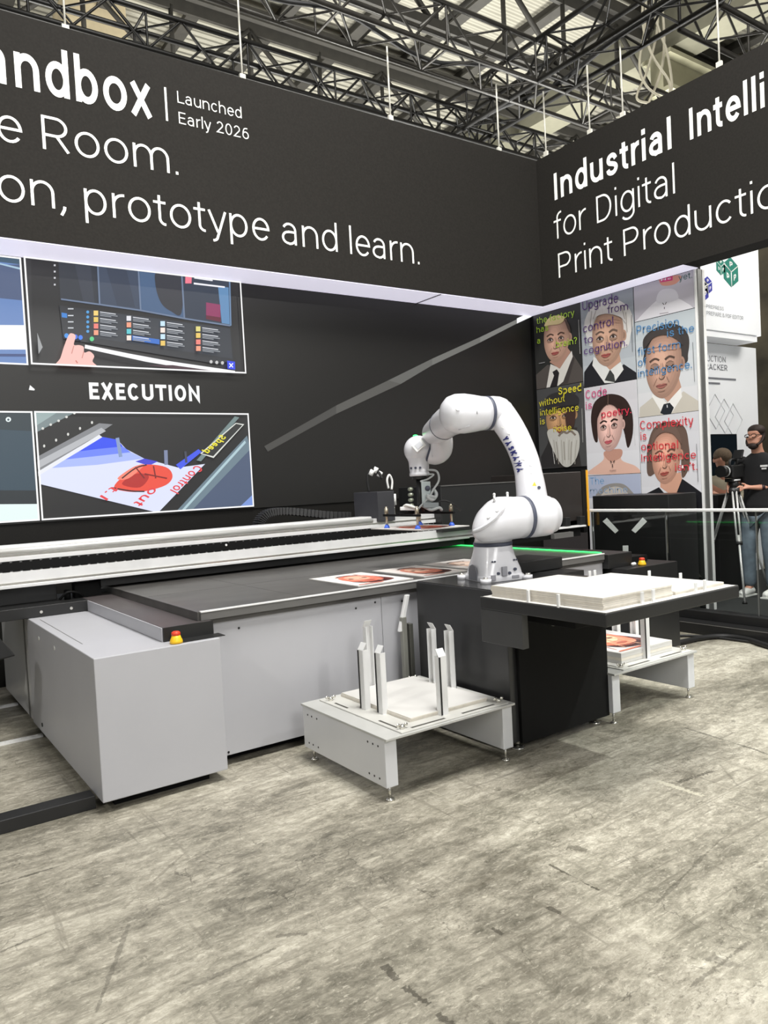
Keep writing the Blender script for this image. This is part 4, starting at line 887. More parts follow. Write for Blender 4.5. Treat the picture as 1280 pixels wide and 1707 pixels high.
# deck ends
MB().box(1.135, 1.376, 3.476, 5.35, .675, .741).build('end_deck', [m_deck], pr, .003)
box('deck_front_plate', m_black, (1.134, 1.377, 3.468, 3.475, .676, .742), pr, .001)
box('deck_side_plate', m_grey, (1.128, 1.134, 3.48, 4.86, .676, .740), pr, .001)
box('deck_lip', m_black, (1.17, 1.40, 3.385, 3.47, .6755, .6785), pr)
a, b_ = on_z(174, 984, .742), on_z(307, 1026, .742)
MB().tube([a, b_], .006, 6).build('deck_slot', m_rubber, pr)
MB().box(4.30, 4.56, 3.476, 5.35, .675, .775).build('end_deck', m_black, pr, .003)
def estop(x, y, z):
    e = MB().tube([(x, y, z), (x, y, z + .010), (x, y, z + .024), (x, y, z + .036)], [.029, .029, .023, .019], 18).build('emergency_stop', m_yel, pr)
    MB().tube([(x, y, z + .035), (x, y, z + .040), (x, y, z + .050), (x, y, z + .054)], [.019, .021, .019, .012], 18).build('stop_button', m_red, e)
q = on_z(294, 1071, .679); estop(q.x, q.y, .677)
q = on_z(1070, 942, .676); estop(q.x, 3.42, .676)
for px in (1046, 1055):
    q = on_z(px, 943, .676); MB().ball((q.x, 3.44, .69), .013).build('white_knob', m_white, pr)
# bed
MB().box(1.318, 4.30, 3.515, 5.95, .72, .785).build('print_bed', m_bed, pr, .002)
MB().box(1.330, 4.29, 3.500, 3.516, .742, .780).build('bed_edge', m_rim, pr, .001)
MB().box(1.330, 4.29, 3.497, 3.520, .7805, .7875).build('edge_strip', m_alup, pr, .001)
MB().box(1.335, 4.29, 4.30, 4.302, .785, .7853).box(1.9, 1.902, 3.52, 5.0, .785, .7853).build('bed_joint', m_rubber, pr)
box('green_light_bar', m_green, (4.285, 4.297, 3.53, 5.6, .787, .793), pr)
fp = MB().box(1.37, 2.397, 3.53, 3.55, .053, .742).box(2.40, 3.34, 3.53, 3.55, .053, .742).box(3.343, 4.3, 3.53, 3.55, .053, .742).build('front_panel', m_grey, pr, .0015)
h = MB()
for px, py in ((398, 1047), (593, 1014), (381, 1254), (625, 1004), (670, 1002)): p = on_y(px, py, 3.53); h.cyl(p + Vector((0, -.002, 0)), p + Vector((0, .001, 0)), .006, 8)
h.build('screw_hole', m_rubber, fp)
box('inner_chassis', m_blackm, (1.40, 4.85, 3.56, 5.9, .06, .72), pr)
# left crossbar under the gantry
lp_ = MB().box(-.9, 1.135, 4.84, 5.35, .676, .742).build('cross_platform', m_black, pr, .003)
for px, py in ((68.7, 1020), (118.7, 1013.8)): p = on_y(px, py, 4.84); MB().cyl(p + Vector((0, -.004, 0)), p, .009, 10).build('platform_bolt', m_steel, lp_)
box('beam_foot', m_black, (-.9, 1.00, 5.05, 5.35, .742, .85), pr, .003)
MB().box(1.10, 1.26, 5.02, 5.10, .742, .83).cyl((1.05, 5.0, .742), (1.05, 5.0, .80), .02).tube(smooth_curve([(1.0, 4.98, .75), (1.04, 4.95, .79), (1.10, 4.97, .78), (1.14, 5.0, .75)]), .008, 8).build('cable_gland_block', m_blackm, pr)
# gantry beam
XE = 4.95
bm_ = MB().box(-.9, XE, 4.96, 5.30, .87, 1.085).build('gantry_beam', m_beam, pr, .003)
MB().box(-.9, XE, 4.93, 4.962, .852, .872).box(-.9, XE, 4.945, 4.962, .884, .950).build('lower_profile', m_alup, bm_, .003)
MB().box(-.9, XE, 4.938, 4.962, .872, .884).build('profile_groove', m_steel, bm_)
MB().box(-.9, XE, 4.9425, 4.962, .956, 1.003).build('belt_bed', m_blackm, bm_)
for z0_, z1_ in ((.950, .957), (1.002, 1.010)):
    t = MB(); x = -.85
    while x < 3.95: t.box(x, x + .040, 4.943, 4.950, z0_, z1_); x += .055
    t.build('toothed_belt', m_blackm, bm_)
MB().box(-.9, XE, 4.945, 4.962, 1.012, 1.038).build('upper_profile', m_alup, bm_, .002)
MB().box(-.9, XE, 4.950, 4.962, 1.040, 1.052).build('profile_groove', m_steel, bm_)
MB().tube([(-.9, 4.965, 1.072), (3.33, 4.965, 1.072)], .018, 12).build('top_rail', m_alu, bm_)
MB().box(-.9, 3.33, 4.97, 5.12, 1.085, 1.103).build('top_cover', m_alup, bm_, .004)
MB().cyl((2.09, 4.938, .99), (2.09, 4.944, .99), .008, 8).build('belt_marker', m_white, bm_)
box('gap_shade', m_rubber, (1.25, 4.28, 4.98, 5.28, .80, .865), pr)  # dark block standing in for the shade in the gap under the beam
# energy chain
ch = MB(); path = smooth_curve([(2.66, 5.62, 1.02), (2.66, 5.60, 1.10), (2.73, 5.58, 1.165), (2.86, 5.56, 1.175), (3.05, 5.54, 1.15), (3.25, 5.52, 1.118), (3.45, 5.5, 1.10)], 6)
for i in range(len(path) - 1):
    d = (path[i + 1] - path[i]); l_ = d.length; d.normalize(); up = d.cross(Vector((0, 1, 0))).normalized(); c = (path[i] + path[i + 1]) / 2
    ch.obox(c, d * l_ * .42, Vector((0, .045, 0)), up * .026)
    ch.obox(c, d * l_ * .20, Vector((0, .049, 0)), up * .031)
ch.build('energy_chain', M('chain_plastic', rgb(58, 58, 58), .4), pr, .002)
# print carriage behind the robot
cg = MB().box(3.95, 5.05, 4.86, 5.45, .93, 1.315).build('print_carriage', m_black, pr, .006)
MB().box(3.95, 5.05, 4.854, 4.862, 1.309, 1.316).build('cover_edge', m_rim, cg)
MB().box(5.06, 5.60, 4.80, 5.45, .92, 1.375).build('carriage_housing', M('brown_black_cover', rgb(42, 38, 36), .35, 0, .1), pr, .006)
box('yellow_edge_strip', m_yell, (5.665, 5.672, 4.78, 4.80, .86, 1.385), pr)
box('housing_side', m_blackm, (5.605, 5.66, 4.80, 5.4, .80, 1.39), pr)
MB().box(4.3, 5.55, 4.72, 4.80, .862, .878).build('maintenance_rail', m_alup, pr, .003)
MB().box(4.3, 5.5, 4.75, 5.5, .78, .86).build('maintenance_tray', m_blackm, pr)
MB().box(5.05, 5.30, 4.66, 4.70, .79, .835).build('grey_cover_plate', m_rim, pr)
for k in range(2): MB().box(5.30 + .2 * k, 5.36 + .2 * k, 4.74, 4.79, .88, .96).build('bracket', m_black, pr, .003)
# connector box on the beam
kb = MB().box(3.37, 3.53, 4.93, 5.28, 1.06, 1.295).build('connector_box', M('grey_black_box', rgb(58, 58, 62), .5), pr, .004)
pl = MB(); P0 = Vector((3.42, 5.12, 1.295))
pl.tube(smooth_curve([P0, P0 + Vector((-.01, 0, .10)), P0 + Vector((.01, -.01, .17)), P0 + Vector((.07, -.03, .165)), P0 + Vector((.10, -.05, .10))]), .012, 8)
pl.build('connector_cable', m_rubber, kb)
for dx, dz in ((0.005, .155), (.045, .175), (.085, .14)): MB().tube([P0 + Vector((dx, -.02, dz - .02)), P0 + Vector((dx + .02, -.03, dz + .02))], .019, 10).build('cable_plug', m_white, kb)
MB().tube(smooth_curve([P0 + Vector((.15, -.06, .02)), P0 + Vector((.14, -.06, .09)), P0 + Vector((.165, -.06, .13)), P0 + Vector((.19, -.06, .08)), P0 + Vector((.18, -.06, .01))]), .009, 8).build('cable_loop', m_white, kb)
MB().tube([(3.56, 4.98, 1.18), (3.56, 4.98, 1.27)], .020, 12).build('sensor_head', m_white, kb); MB().tube([(3.56, 4.98, 1.08), (3.56, 4.98, 1.19)], .006, 8).build('sensor_stem', m_steel, kb)

# ------------------------------------------------------------------ black monitor corner at the left edge, floor bar, floor strips
c = on_y(-72, 1080, 4.45)
mo = MB().obox(c, Vector((.19, .02, .02)), Vector((-.01, .04, 0)), Vector((-.07, .0, .105))).build('operator_screen', m_black, pr, .008)
MB().tube([(c.x - .05, c.y + .05, c.z), (c.x - .05, 4.90, c.z + .05), (c.x - .05, 4.95, .69)], .022, 12).build('screen_arm', m_black, mo)
tag(box('floor_bar', m_black, (-1.6, .785, 3.455, 3.545, 0, .058), None, .003), 'long black square bar lying on the floor against the grey cabinet', 'bar')
for k, (pa, pb, nm) in enumerate((((0, 1241), (72, 1228), 'nearer'), ((0, 1180), (30, 1175), 'farther'))):
    a, b_ = on_z(*pa, 0), on_z(*pb, 0); y = (a.y + b_.y) / 2; m = MB(); x = b_.x
    m.box(x - 1.5, x, y - .02, y - .012, 0, .012).box(x - 1.5, x, y + .012, y + .02, 0, .012)
    z = 0
    while z < 1.5: m.box(x - z - .025, x - z, y - .013, y + .013, 0, .012); z += .085
    tag(m.build('slotted_floor_strip', m_white), f'white slotted strip on the floor left of the printer, the {nm} one', 'strip', 'white slotted floor strips')

# ================================================================== ROBOT STAND AND LOADING TABLE
st = thing('robot_stand', 'black robot stand with wide loading tabletop overhanging to the front', 'stand', (2.9, 2.8, 0))
MB().box(2.552, 3.25, 2.685, 3.40, .055, .796).build('stand_body', M('charcoal_satin', rgb(44, 44, 45), .32, 0, .1), st, .004)
MB().box(2.60, 3.252, 2.662, 2.684, .05, .735).build('front_cover', m_blackm, st, .003)
MB().box(3.25, 3.43, 2.95, 3.40, .70, .796).build('side_shelf', m_black, st)
MB().box(2.56, 3.0, 2.69, 3.395, .796, .800).build('top_plate', M('dark_steel_plate', rgb(70, 70, 70), .22, .5), st)
for x, y in ((3.215, 2.735), (2.64, 2.74), (3.2, 3.34), (2.6, 3.34)):
    f = MB().tube([(x, y, 0), (x, y, .008), (x, y, .014)], [.034, .034, .018], 18).build('levelling_foot', m_steel, st); MB().cyl((x, y, .012), (x, y, .062), .011).build('threaded_rod', m_steel, f)
sl = MB().box(2.39, 3.335, 1.955, 2.69, .742, .795).build('loading_table', m_black, st, .004)
MB().box(2.392, 2.43, 2.42, 2.69, .585, .742).box(2.43, 2.552, 2.66, 2.684, .585, .742).build('side_apron', M('charcoal_apron', rgb(54, 54, 54), .4), st, .003)
MB().box(2.60, 3.30, 2.30, 2.68, .66, .741).build('table_support', m_blackm, st, .004)
MB().box(2.398, 3.327, 1.963, 2.685, .795, .798).build('tabletop_plate', m_board, sl, .001)
MB().box(2.394, 2.398, 1.96, 2.69, .793, .799).box(2.394, 3.33, 1.958, 1.962, .793, .799).build('table_trim', m_rim, sl)
for x, y in ((2.80, 2.659), (2.66, 2.659)): MB().cyl((x, y, .70 if x > 2.7 else .66), (x, y - .006, .70 if x > 2.7 else .66), .010, 10).build('cover_bolt', m_steel, st)
MB().tube([(2.83, 2.648, .665), (2.835, 2.645, .60)], [.02, .012], 10).build('hanging_plug', M('smoky_plug', rgb(150, 148, 140), .35), st)
# stop pins round the board stacks
def pin(px, py, hgt, w=.012, y=None):
    p = on_z(px, py, .80)
    MB().box(p.x - w / 2, p.x + w / 2, p.y - w / 2, p.y + w / 2, .795, .797 + hgt).build('stop_pin', m_alup, sl, .002)
for a in ((881, 1003, .055), (931, 1011, .055)): pin(*a)
for x, y, hh in ((2.66, 1.985, .052), (2.735, 1.985, .052), (3.04, 1.985, .045), (3.11, 1.985, .05), (3.16, 2.68, .04), (3.20, 2.68, .04), (3.322, 2.43, .04), (3.322, 2.25, .04), (2.405, 2.42, .052), (2.405, 2.25, .052)):
    if x > 2.5: MB().box(x - .009, x + .009, y - .004, y + .004, .797, .797 + hh).build('stop_pin', m_alup, sl, .002)
# blank boards
def boards(x0, x1, y0, y1, z, n, th, grp, where, jit=.004):
    o0 = None; nm = ['lowest', 'second lowest', 'third from the bottom', 'fourth from the bottom', 'fifth from the bottom', 'sixth from the bottom', 'seventh from the bottom', 'topmost']
    first = None
    for k in range(n):
        jx, jy = random.uniform(-jit, jit), random.uniform(-jit, jit)
        w = nm[k] if k < n - 1 else 'topmost'
        lab = f'blank white board, {w} {where}'
        if first is None:
            first = MB().slot(1).box(x0, x1, y0, y1, z, z + th - .0012).slot(0).box(x0 + .001, x1 - .001, y0 + .001, y1 - .001, z + th - .0012, z + th - .0004).build('blank_board', [m_board, m_boarde]); o = first
        else: o = copy_tree(first, (first.location.x + jx, first.location.y + jy, z + k * th))
        tag(o, lab, 'board', grp)
boards(2.435, 2.895, 2.005, 2.655, .798, 6, .0086, 'blank boards stacked on the loading table', 'of the tall stack on the black loading table')
boards(2.925, 3.30, 2.01, 2.655, .798, 2, .008, 'thin boards beside the stack on the loading table', 'of the thin pile right of the tall stack')
# black equipment cover beside the robot
tag(MB().box(2.985, 3.42, 3.10, 3.395, .80, .868).build('equipment_cover', m_black, None, .004), 'flat black box cover on the stand right of the robot base', 'cover')
# aluminium corner brace behind the tray
cb = thing('aluminium_brace', 'aluminium profile post with slanted brace between printer and robot stand', 'brace', (2.50, 3.46, 0))
MB().box(2.475, 2.505, 3.44, 3.47, 0, .60).build('profile_post', M('grey_profile_post', rgb(150, 150, 142), .4, .4), cb, .003)
MB().obox((2.50, 3.46, .62), (.012, 0, 0), (0, .012, 0), (.03, 0, .10)).build('slanted_brace', m_alup, cb, .003)
MB().box(2.515, 2.54, 3.43, 3.47, 0, .56).build('profile_post', M('dark_profile_post', rgb(92, 92, 86), .4, .4), cb, .003)

# ================================================================== BOARD TRAYS
m_trayt = M('tray_top_grey', rgb(186, 186, 182), .35, .15, .04, 6)
m_trayp = M('pale_grey_tray_paint', rgb(205, 206, 208), .35, 0, .02, 4)
def tray(name, label, x0, y0, w=.75, dp=.745, posts=None):
    x1, y1 = x0 + w, y0 + dp; zt = .283
    g = thing(name, label, 'tray', ((x0 + x1) / 2, (y0 + y1) / 2, 0), 'board feeding trays')
    MB().box(x0, x1, y0, y1, .270, .281).build('tabletop', m_trayt, g, .002)
    for s, xs in ((-1, x0 + .004), (1, x1 - .004 - .062)):
        pn = MB().box(xs, xs + .062, y0 + .02, y1 - .01, .064, .270).build('side_panel', m_trayp, g, .003)
        h = MB(); xx = xs if s < 0 else xs + .062
        for yy in (y0 + .07, y0 + .11, y0 + .15, y1 - .15, y1 - .10, y1 - .06):
            for z in (.095, .235): h.cyl((xx - .001, yy, z), (xx + .001, yy, z), .005, 8)
        h.build('mounting_hole', m_rubber, pn)
        for yy in (y0 + .045, y1 - .05):
            f = MB().tube([(xs + .031, yy, 0), (xs + .031, yy, .006), (xs + .031, yy, .013)], [.019, .019, .009], 16).build('levelling_foot', m_steel, g); MB().cyl((xs + .031, yy, .01), (xs + .031, yy, .066), .006, 10).build('threaded_rod', m_steel, f)
    # guide frame with slots
    MB().box(x0 + .09, x1 - .03, y0 + .012, y1 - .03, .281, .287).build('guide_plate', M('cream_plate', rgb(194, 193, 187), .45, .1), g, .002)
    sl_ = MB()
    for a in ((x0 + .11, x0 + .122, y0 + .08, y0 + .22), (x0 + .11, x0 + .122, y1 - .26, y1 - .14), (x0 + .16, x0 + .35, y0 + .03, y0 + .044), (x1 - .30, x1 - .10, y0 + .03, y0 + .044)): sl_.box(*a, .2868, .2874)
    sl_.build('guide_slot', M('slot_shadow_grey', rgb(70, 68, 62), .6), g)
    for x, y in ((x0 + .125, y0 + .055), (x1 - .06, y0 + .05), (x0 + .125, y1 - .085), (x1 - .10, y1 - .07)):
        k = MB().tube([(x, y, .287), (x, y, .296), (x, y, .305)], [.012, .012, .008], 12).build('wing_screw', m_steel, g)
        MB().ball((x - .018, y + .004, .303), .010, 10, (1, .5, .9)).ball((x + .018, y - .004, .303), .010, 10, (1, .5, .9)).build('screw_wing', m_steel, k)
    return g
def post(g, x, y, ang, hgt, lip=True, wid=.042):
    """slotted channel post with a bent-out lip; ang turns its open face"""
    e = Vector((cos(ang), sin(ang), 0)); n = Vector((-sin(ang), cos(ang), 0)); c = Vector((x, y, .287))
    m = MB(); z = Vector((0, 0, hgt / 2)); mid = c + z
    m.obox(mid, e * wid / 2, n * .0022, z); m.obox(mid + e * (wid / 2 - .002) - n * .014, e * .002, n * .014, z); m.obox(mid - e * (wid / 2 - .002) - n * .014, e * .002, n * .014, z)
    if lip: m.hexa([c + z * 2 - e * wid / 2 - n * .002, c + z * 2 + e * wid / 2 - n * .002, c + z * 2 + e * wid / 2 + n * .002, c + z * 2 - e * wid / 2 + n * .002,
                    c + z * 2 - e * wid / 2 - n * .022 + Vector((0, 0, .032)), c + z * 2 + e * wid / 2 - n * .022 + Vector((0, 0, .032)), c + z * 2 + e * wid / 2 - n * .018 + Vector((0, 0, .032)), c + z * 2 - e * wid / 2 - n * .018 + Vector((0, 0, .032))])
    o = m.build('guide_post', m_alup, g)
    MB().obox(mid + n * .0035 + e * (wid / 2 - .004), e * .004, n * .0018, z * .98).build('black_edge', m_rubber, o)
    h = MB()
    for f in (.10, .86): p = c + Vector((0, 0, hgt * f)); h.cyl(p - n * .0032 - e * .004, p - n * .0018 - e * .004, .004, 8)
    h.build('post_screw', m_rubber, o); return o
tr1 = tray('board_tray', 'low pale metal board tray in front, blank boards between its upright posts', 1.765, 2.615)
post(tr1, 1.925, 3.03, radians(90), .285); post(tr1, 1.945, 2.915, radians(90), .285)
post(tr1, 2.145, 2.690, radians(180), .270); post(tr1, 2.150, 3.315, radians(0), .330)
post(tr1, 2.435, 3.115, radians(-90), .300); post(tr1, 2.445, 2.985, radians(-90), .305)
boards(1.965, 2.425, 2.715, 3.30, .288, 3, .006, 'blank boards on the front tray', 'on the front tray between the posts', .003)
tr2 = tray('board_tray', 'low pale metal board tray beyond the stand carrying printed boards', 3.245, 2.615)
post(tr2, 3.635, 2.690, radians(180), .270); 
post(tr2, 3.42, 3.315, 0, .330); post(tr2, 3.56, 3.315, 0, .330); post(tr2, 3.915, 3.115, radians(-90), .300); post(tr2, 3.925, 2.985, radians(-90), .305); post(tr2, 3.405, 3.03, radians(90), .285)

# ------------------------------------------------------------------ printed boards
def print_board(label, x0, x1, y0, y1, z, grp, th=.006, seed=0, name='printed_board', base=(240, 236, 232)):
    g = MB().box(x0, x1, y0, y1, z, z + th).build(name, m_board); tag(g, label, 'printed board', grp)
    W, H = x1 - x0, y1 - y0
    p = Pic(lambda u, v: Vector((x0 + u * W, y0 + v * H, z + th)), (0, 0, 1), .0004, .0002)
    if seed == 2: p.rect(.03, .03, .97, .97, (206, 200, 196))
    else: p.rect(.02, .02, .98, .98, base)
    r = random.Random(seed); dark, sk1, sk2 = [((70, 26, 30), (236, 124, 100), (250, 186, 160)), ((58, 28, 28), (216, 130, 106), (238, 190, 164)), ((90, 80, 76), (204, 172, 154), (228, 206, 190)), ((60, 30, 34), (240, 138, 110), (250, 196, 160))][seed % 4]
    p.poly([(.30, .14), (.20, .3), (.24, .52), (.30, .70), (.5, .80), (.72, .72), (.82, .5), (.86, .22), (.6, .10)], dark, True)
    p.poly([(.26, .25), (.2, .5), (.3, .72), (.52, .80), (.74, .70), (.8, .48), (.72, .26), (.5, .18)], sk1, True); p.poly([(.3, .45), (.36, .68), (.54, .74), (.68, .64), (.66, .46), (.48, .38)], sk2, True)
    for u in (.36, .60): p.ell(u, .52, .05, .03, dark, n=12)
    p.poly([(.40, .30), (.5, .34), (.6, .30), (.5, .26)], shade(sk1, .7), True); p.line([(.49, .5), (.46, .40), (.51, .38)], .012, shade(sk1, .6))
    p.line([(.2, .3), (.35, .22), (.55, .2), (.8, .26)], .02, dark); p.line([(.28, .74), (.45, .82), (.7, .76)], .03, dark)
    for k in range(5): a = r.uniform(.1, .9); p.line([(a, .12), (a + .1 * r.uniform(-1, 1), .5), (a + .16 * r.uniform(-1, 1), .88)], .012, sk2 if k % 2 else shade(sk1, .75))
    p.poly([(.06, .04), (.5, .04), (.5, .075), (.06, .07)], shade(sk1, .9)) 
    p.build('printed_image', m_pic, g); return g
print_board('printed portrait board lying on the bed, leftmost with orange-red face', 2.275, 2.66, 3.566, 4.13, .7857, 'printed boards on the bed', seed=0)
print_board('printed portrait board on the bed, second one next to the robot', 2.742, 3.10, 3.566, 4.12, .7857, 'printed boards on the bed', seed=1, base=(226, 222, 218))
print_board('pale printed board on the bed just behind the robot base', 3.15, 3.53, 3.566, 4.12, .7857, 'printed boards on the bed', seed=2)
for k in range(4):
    if k < 3:
        o = MB().box(3.42, 3.885, 2.705, 3.285, .289 + k * .0165, .289 + (k + 1) * .0165 - .0006).build('stacked_board', m_boarde if k % 2 else m_board)
        tag(o, f'pale thick board under the printed one on the far tray, {["lowest", "middle", "upper"][k]} of three', 'board', 'boards on the far tray')
print_board('printed portrait board with orange face on top of the far tray stack', 3.42, 3.885, 2.705, 3.285, .3386, 'boards on the far tray', .010, 3, base=(206, 204, 202))

# ================================================================== ROBOT
from mathutils.bvhtree import BVHTree
BX, BY = 2.86, 3.09
UU = Vector((3.06 - BX, 4.01 - BY, 0)).normalized(); WW = Vector((UU.y, -UU.x, 0)); ZZ = Vector((0, 0, 1)); BB = Vector((BX, BY, 0))
def Lc(u, w, z): return BB + UU * u + WW * w + ZZ * z
def rp(px, py, w):
    v = ray(px, py); t_ = (BB + WW * w - CAM).dot(WW) / v.dot(WW); return CAM + v * t_
ro = thing('industrial_robot', 'white jointed robot arm on the black stand, holding a printed board over the bed', 'robot', (BX, BY, .80))
def sq_ring(z, r, e, n=40, c=BB):
    out = []
    for k in range(n):
        a = 2 * pi * k / n; ca, sa = cos(a), sin(a); d = (abs(ca) ** e + abs(sa) ** e) ** (-1 / e)
        out.append(c + UU * (r * d * ca) + WW * (r * d * sa) + ZZ * z)
    return out
ba = MB().rings([sq_ring(z, r, e) for z, r, e in ((.80, .132, 6), (.826, .132, 6), (.832, .126, 5), (.86, .122, 4.5), (.89, .117, 3.4), (.93, .110, 2.5), (.985, .104, 2))]).build('base', m_robot, ro, .003)
lug = MB()
for su in (-1, 1):
    for sw in (-1, 1):
        c = Lc(su * .128, sw * .128, 0); lug.cyl(c + ZZ * .80, c + ZZ * .822, .030, 18)
lug.build('base_lug', m_robot, ba)
b = MB()
for su in (-1, 1):
    for sw in (-1, 1): c = Lc(su * .132, sw * .132, 0); b.cyl(c + ZZ * .822, c + ZZ * .832, .013, 10)
b.build('base_bolt', m_steel, ba)
ar = [(-.045, 0), (-.045, .05), (-.032, .075), (0, .085), (.032, .075), (.045, .05), (.045, 0)]
MB().prism([Lc(q, -.131, .806 + z) for q, z in ar], WW * -.004).build('cable_port', M('port_grey', rgb(116, 118, 124), .45), ba)
MB().prism([Lc(-.131, q * .0 + w_, .81 + z) for q, (w_, z) in enumerate([(-.10, 0), (-.10, .03), (-.07, .03), (-.07, 0)])], UU * -.006).prism([Lc(-.129, w_, z) for w_, z in ((-.03, .83), (-.03, .88), (.0, .88), (.0, .83))], UU * -.012).prism([Lc(-.131, w_, z) for w_, z in ((.03, .812), (.03, .828), (.075, .828), (.075, .812))], UU * -.005).build('connector_plate', M('connector_grey', rgb(150, 150, 156), .4), ba, .002)
k = MB()
for w_, z in ((-.05, .845), (.02, .842), (.055, .86)): k.cyl(Lc(-.124, w_, z), Lc(-.134, w_, z), .008, 12)
k.build('cable_socket', m_ring, ba)
k = MB()
for w_ in (-.075, -.06, .06, .075): k.cyl(Lc(-.112, w_, .908), Lc(-.118, w_, .908), .005, 8)
k.build('cover_screw', m_ring, ba)
MB().rings([sq_ring(z, r, 2) for z, r in ((.985, .1055), (.9875, .107), (1.002, .107), (1.0045, .1055))]).build('base_ring', m_ring, ro)
# shoulder: vertical neck blending into the horizontal housing
JL = rp(873, 862, .14); jl = JL - BB; su0 = jl.dot(UU); sz0 = JL.z
nk = MB().rings([sq_ring(1.004, .103, 2), sq_ring(1.03, .106, 2, c=BB + UU * su0 * .2), sq_ring(1.07, .114, 2, c=BB + UU * su0 * .5), sq_ring(1.11, .11, 2, c=BB + UU * su0 * .8), sq_ring(1.15, .08, 2, c=BB + UU * su0)])
def wring(w, r, du=0, dz=0, n=40, tilt=0.): return [Lc(su0 + du + r * cos(2 * pi * k / n), w - tilt * r * sin(2 * pi * k / n), sz0 + dz + r * sin(2 * pi * k / n)) for k in range(n)]
nk.rings([wring(-.158, .012, 0, -.02, tilt=-.4), wring(-.150, .045, 0, -.018, tilt=-.4), wring(-.128, .082, 0, -.012, tilt=-.38), wring(-.09, .108, 0, -.006, tilt=-.33), wring(-.04, .119, 0, 0, tilt=-.2), wring(.02, .118, 0, 0, tilt=-.08), wring(.08, .114), wring(.128, .113)])
sh = nk.build('shoulder_housing', m_robot, ro)
# raised curved cover strip on the shoulder
sbv = BVHTree.FromObject(sh, bpy.context.evaluated_depsgraph_get())
def hit(px, py, obj, bvh, off=.001):
    o_ = ORG[obj]; v = ray(px, py).normalized(); loc, nrm, *_ = bvh.ray_cast(CAM - o_, v)
    if loc is None: return None
    if nrm.dot(v) > 0: nrm = -nrm
    return loc + o_ + nrm * off, nrm
bpy.context.view_layer.update()
sbv = BVHTree.FromPolygons([tuple(v.co) for v in sh.data.vertices], [tuple(p.vertices) for p in sh.data.polygons])
pts = [hit(x, y, sh, sbv, .004) for x, y in ((791, 886), (803, 881), (816, 872), (828, 862), (838, 848), (843, 832))]
pts = [p[0] for p in pts if p]
if len(pts) > 2:
    MB().tube(smooth_curve(pts, 5), .011, 10).build('cover_strip', m_robot, sh)
    MB().tube(smooth_curve([p + (CAM - p).normalized() * .008 for p in pts], 5), .0045, 8).build('strip_groove', M('groove_grey', rgb(190, 190, 194), .4), sh)
for px, py in ((824, 829), (846, 827)):
    c = rp(px, py + 4, .02 if px > 830 else -.06); MB().cyl(c - ZZ * .01, c + ZZ * .026, .0065, 10).ball(c + ZZ * .028, .008, 10).build('lifting_pin', m_alup, sh)
for px, py in ((829, 851), (815, 862)):
    p = hit(px, py, sh, sbv, .002)
    if p: MB().cyl(p[0] - p[1] * .004, p[0] + p[1] * .004, .009, 14).build('housing_cap', m_white, sh)
MB().rings([wring(.128, .1145), wring(.131, .116), wring(.147, .116), wring(.150, .1145)]).build('shoulder_ring', m_ring, ro)
lk = MB().rings([wring(.150, .113), wring(.2, .114), wring(.27, .112), wring(.292, .108), wring(.296, .100), wring(.322, .096), wring(.334, .084), wring(.338, .06), wring(.339, .02)])
path = [(890, 862, .235), (887, 835, .238), (883, 803, .24), (877, 773, .24), (866, 743, .236), (851, 715, .23), (837, 695, .224), (831, 690, .222)]
P = smooth_curve([rp(*q) for q in path], 5); n_ = len(P)
rr = [.094 - .018 * min(1, i / (n_ * .35)) + .016 * max(0, (i / n_ - .55) / .45) for i in range(n_)]
lk.tube(P, rr, 28, flat=(1, 1))
JU = rp(811, 689, .13); ju = JU - BB; eu, ez = ju.dot(UU), JU.z
def ering(w, r, du=0, dz=0, n=40): return [Lc(eu + du + r * cos(2 * pi * k / n), w, ez + dz + r * sin(2 * pi * k / n)) for k in range(n)]
lk.rings([ering(.142, .096), ering(.17, .099), ering(.21, .096), ering(.245, .085), ering(.25, .072), ering(.27, .068), ering(.278, .05), ering(.28, .015)])
link = lk.build('lower_arm', m_robot, ro)
MB().rings([ering(.122, .0975), ering(.125, .0995), ering(.139, .0995), ering(.142, .0975)]).build('elbow_ring', m_ring, ro)
el = MB().rings([ering(.122, .097), ering(.09, .099), ering(.04, .107), ering(-.02, .114), ering(-.075, .112), ering(-.115, .098), ering(-.142, .07), ering(-.155, .035), ering(-.158, .01)]).build('elbow_housing', m_robot, ro)
ebv = BVHTree.FromPolygons([tuple(v.co) for v in el.data.vertices], [tuple(p.vertices) for p in el.data.polygons])
p = hit(763, 682, el, ebv, .0)
if p: MB().cyl(p[0] - p[1] * .003, p[0] + p[1] * .005, .010, 16).build('pivot_cap', m_alu, el)
for pa, pb in (((791, 668), (795, 690)), ((764, 716), (783, 709))):
    a, c = hit(*pa, el, ebv, .001), hit(*pb, el, ebv, .001)
    if a and c: MB().tube([a[0], c[0]], .0045, 8).build('cover_clip', M('clip_grey', rgb(200, 200, 204), .4), el)
fa = MB()
F = [rp(768, 693, -.03), rp(748, 702, .0), rp(736, 712, .035), rp(727, 719, .06), rp(722, 722, .07)]
F = smooth_curve(F, 5); nf = len(F)
fa.tube(F, [.098 - .02 * i / nf if i < nf * .6 else .086 - .012 * (i / nf - .6) / .4 for i in range(nf)], 28)
fa.build('forearm', m_robot, ro)
k_ = int(nf * .42); d = (F[k_ + 1] - F[k_]).normalized()
MB().tube([F[k_] - d * .003, F[k_] - d * .001, F[k_] + d * .005, F[k_] + d * .007], [.0905, .0925, .0925, .0905], 32).build('forearm_ring', m_ring, ro)
WC = rp(697, 750, 0)
J5 = smooth_curve([rp(732, 716, .075), rp(736, 735, .10), rp(735, 750, .115), rp(727, 757, .10), rp(716, 756, .065)], 5)
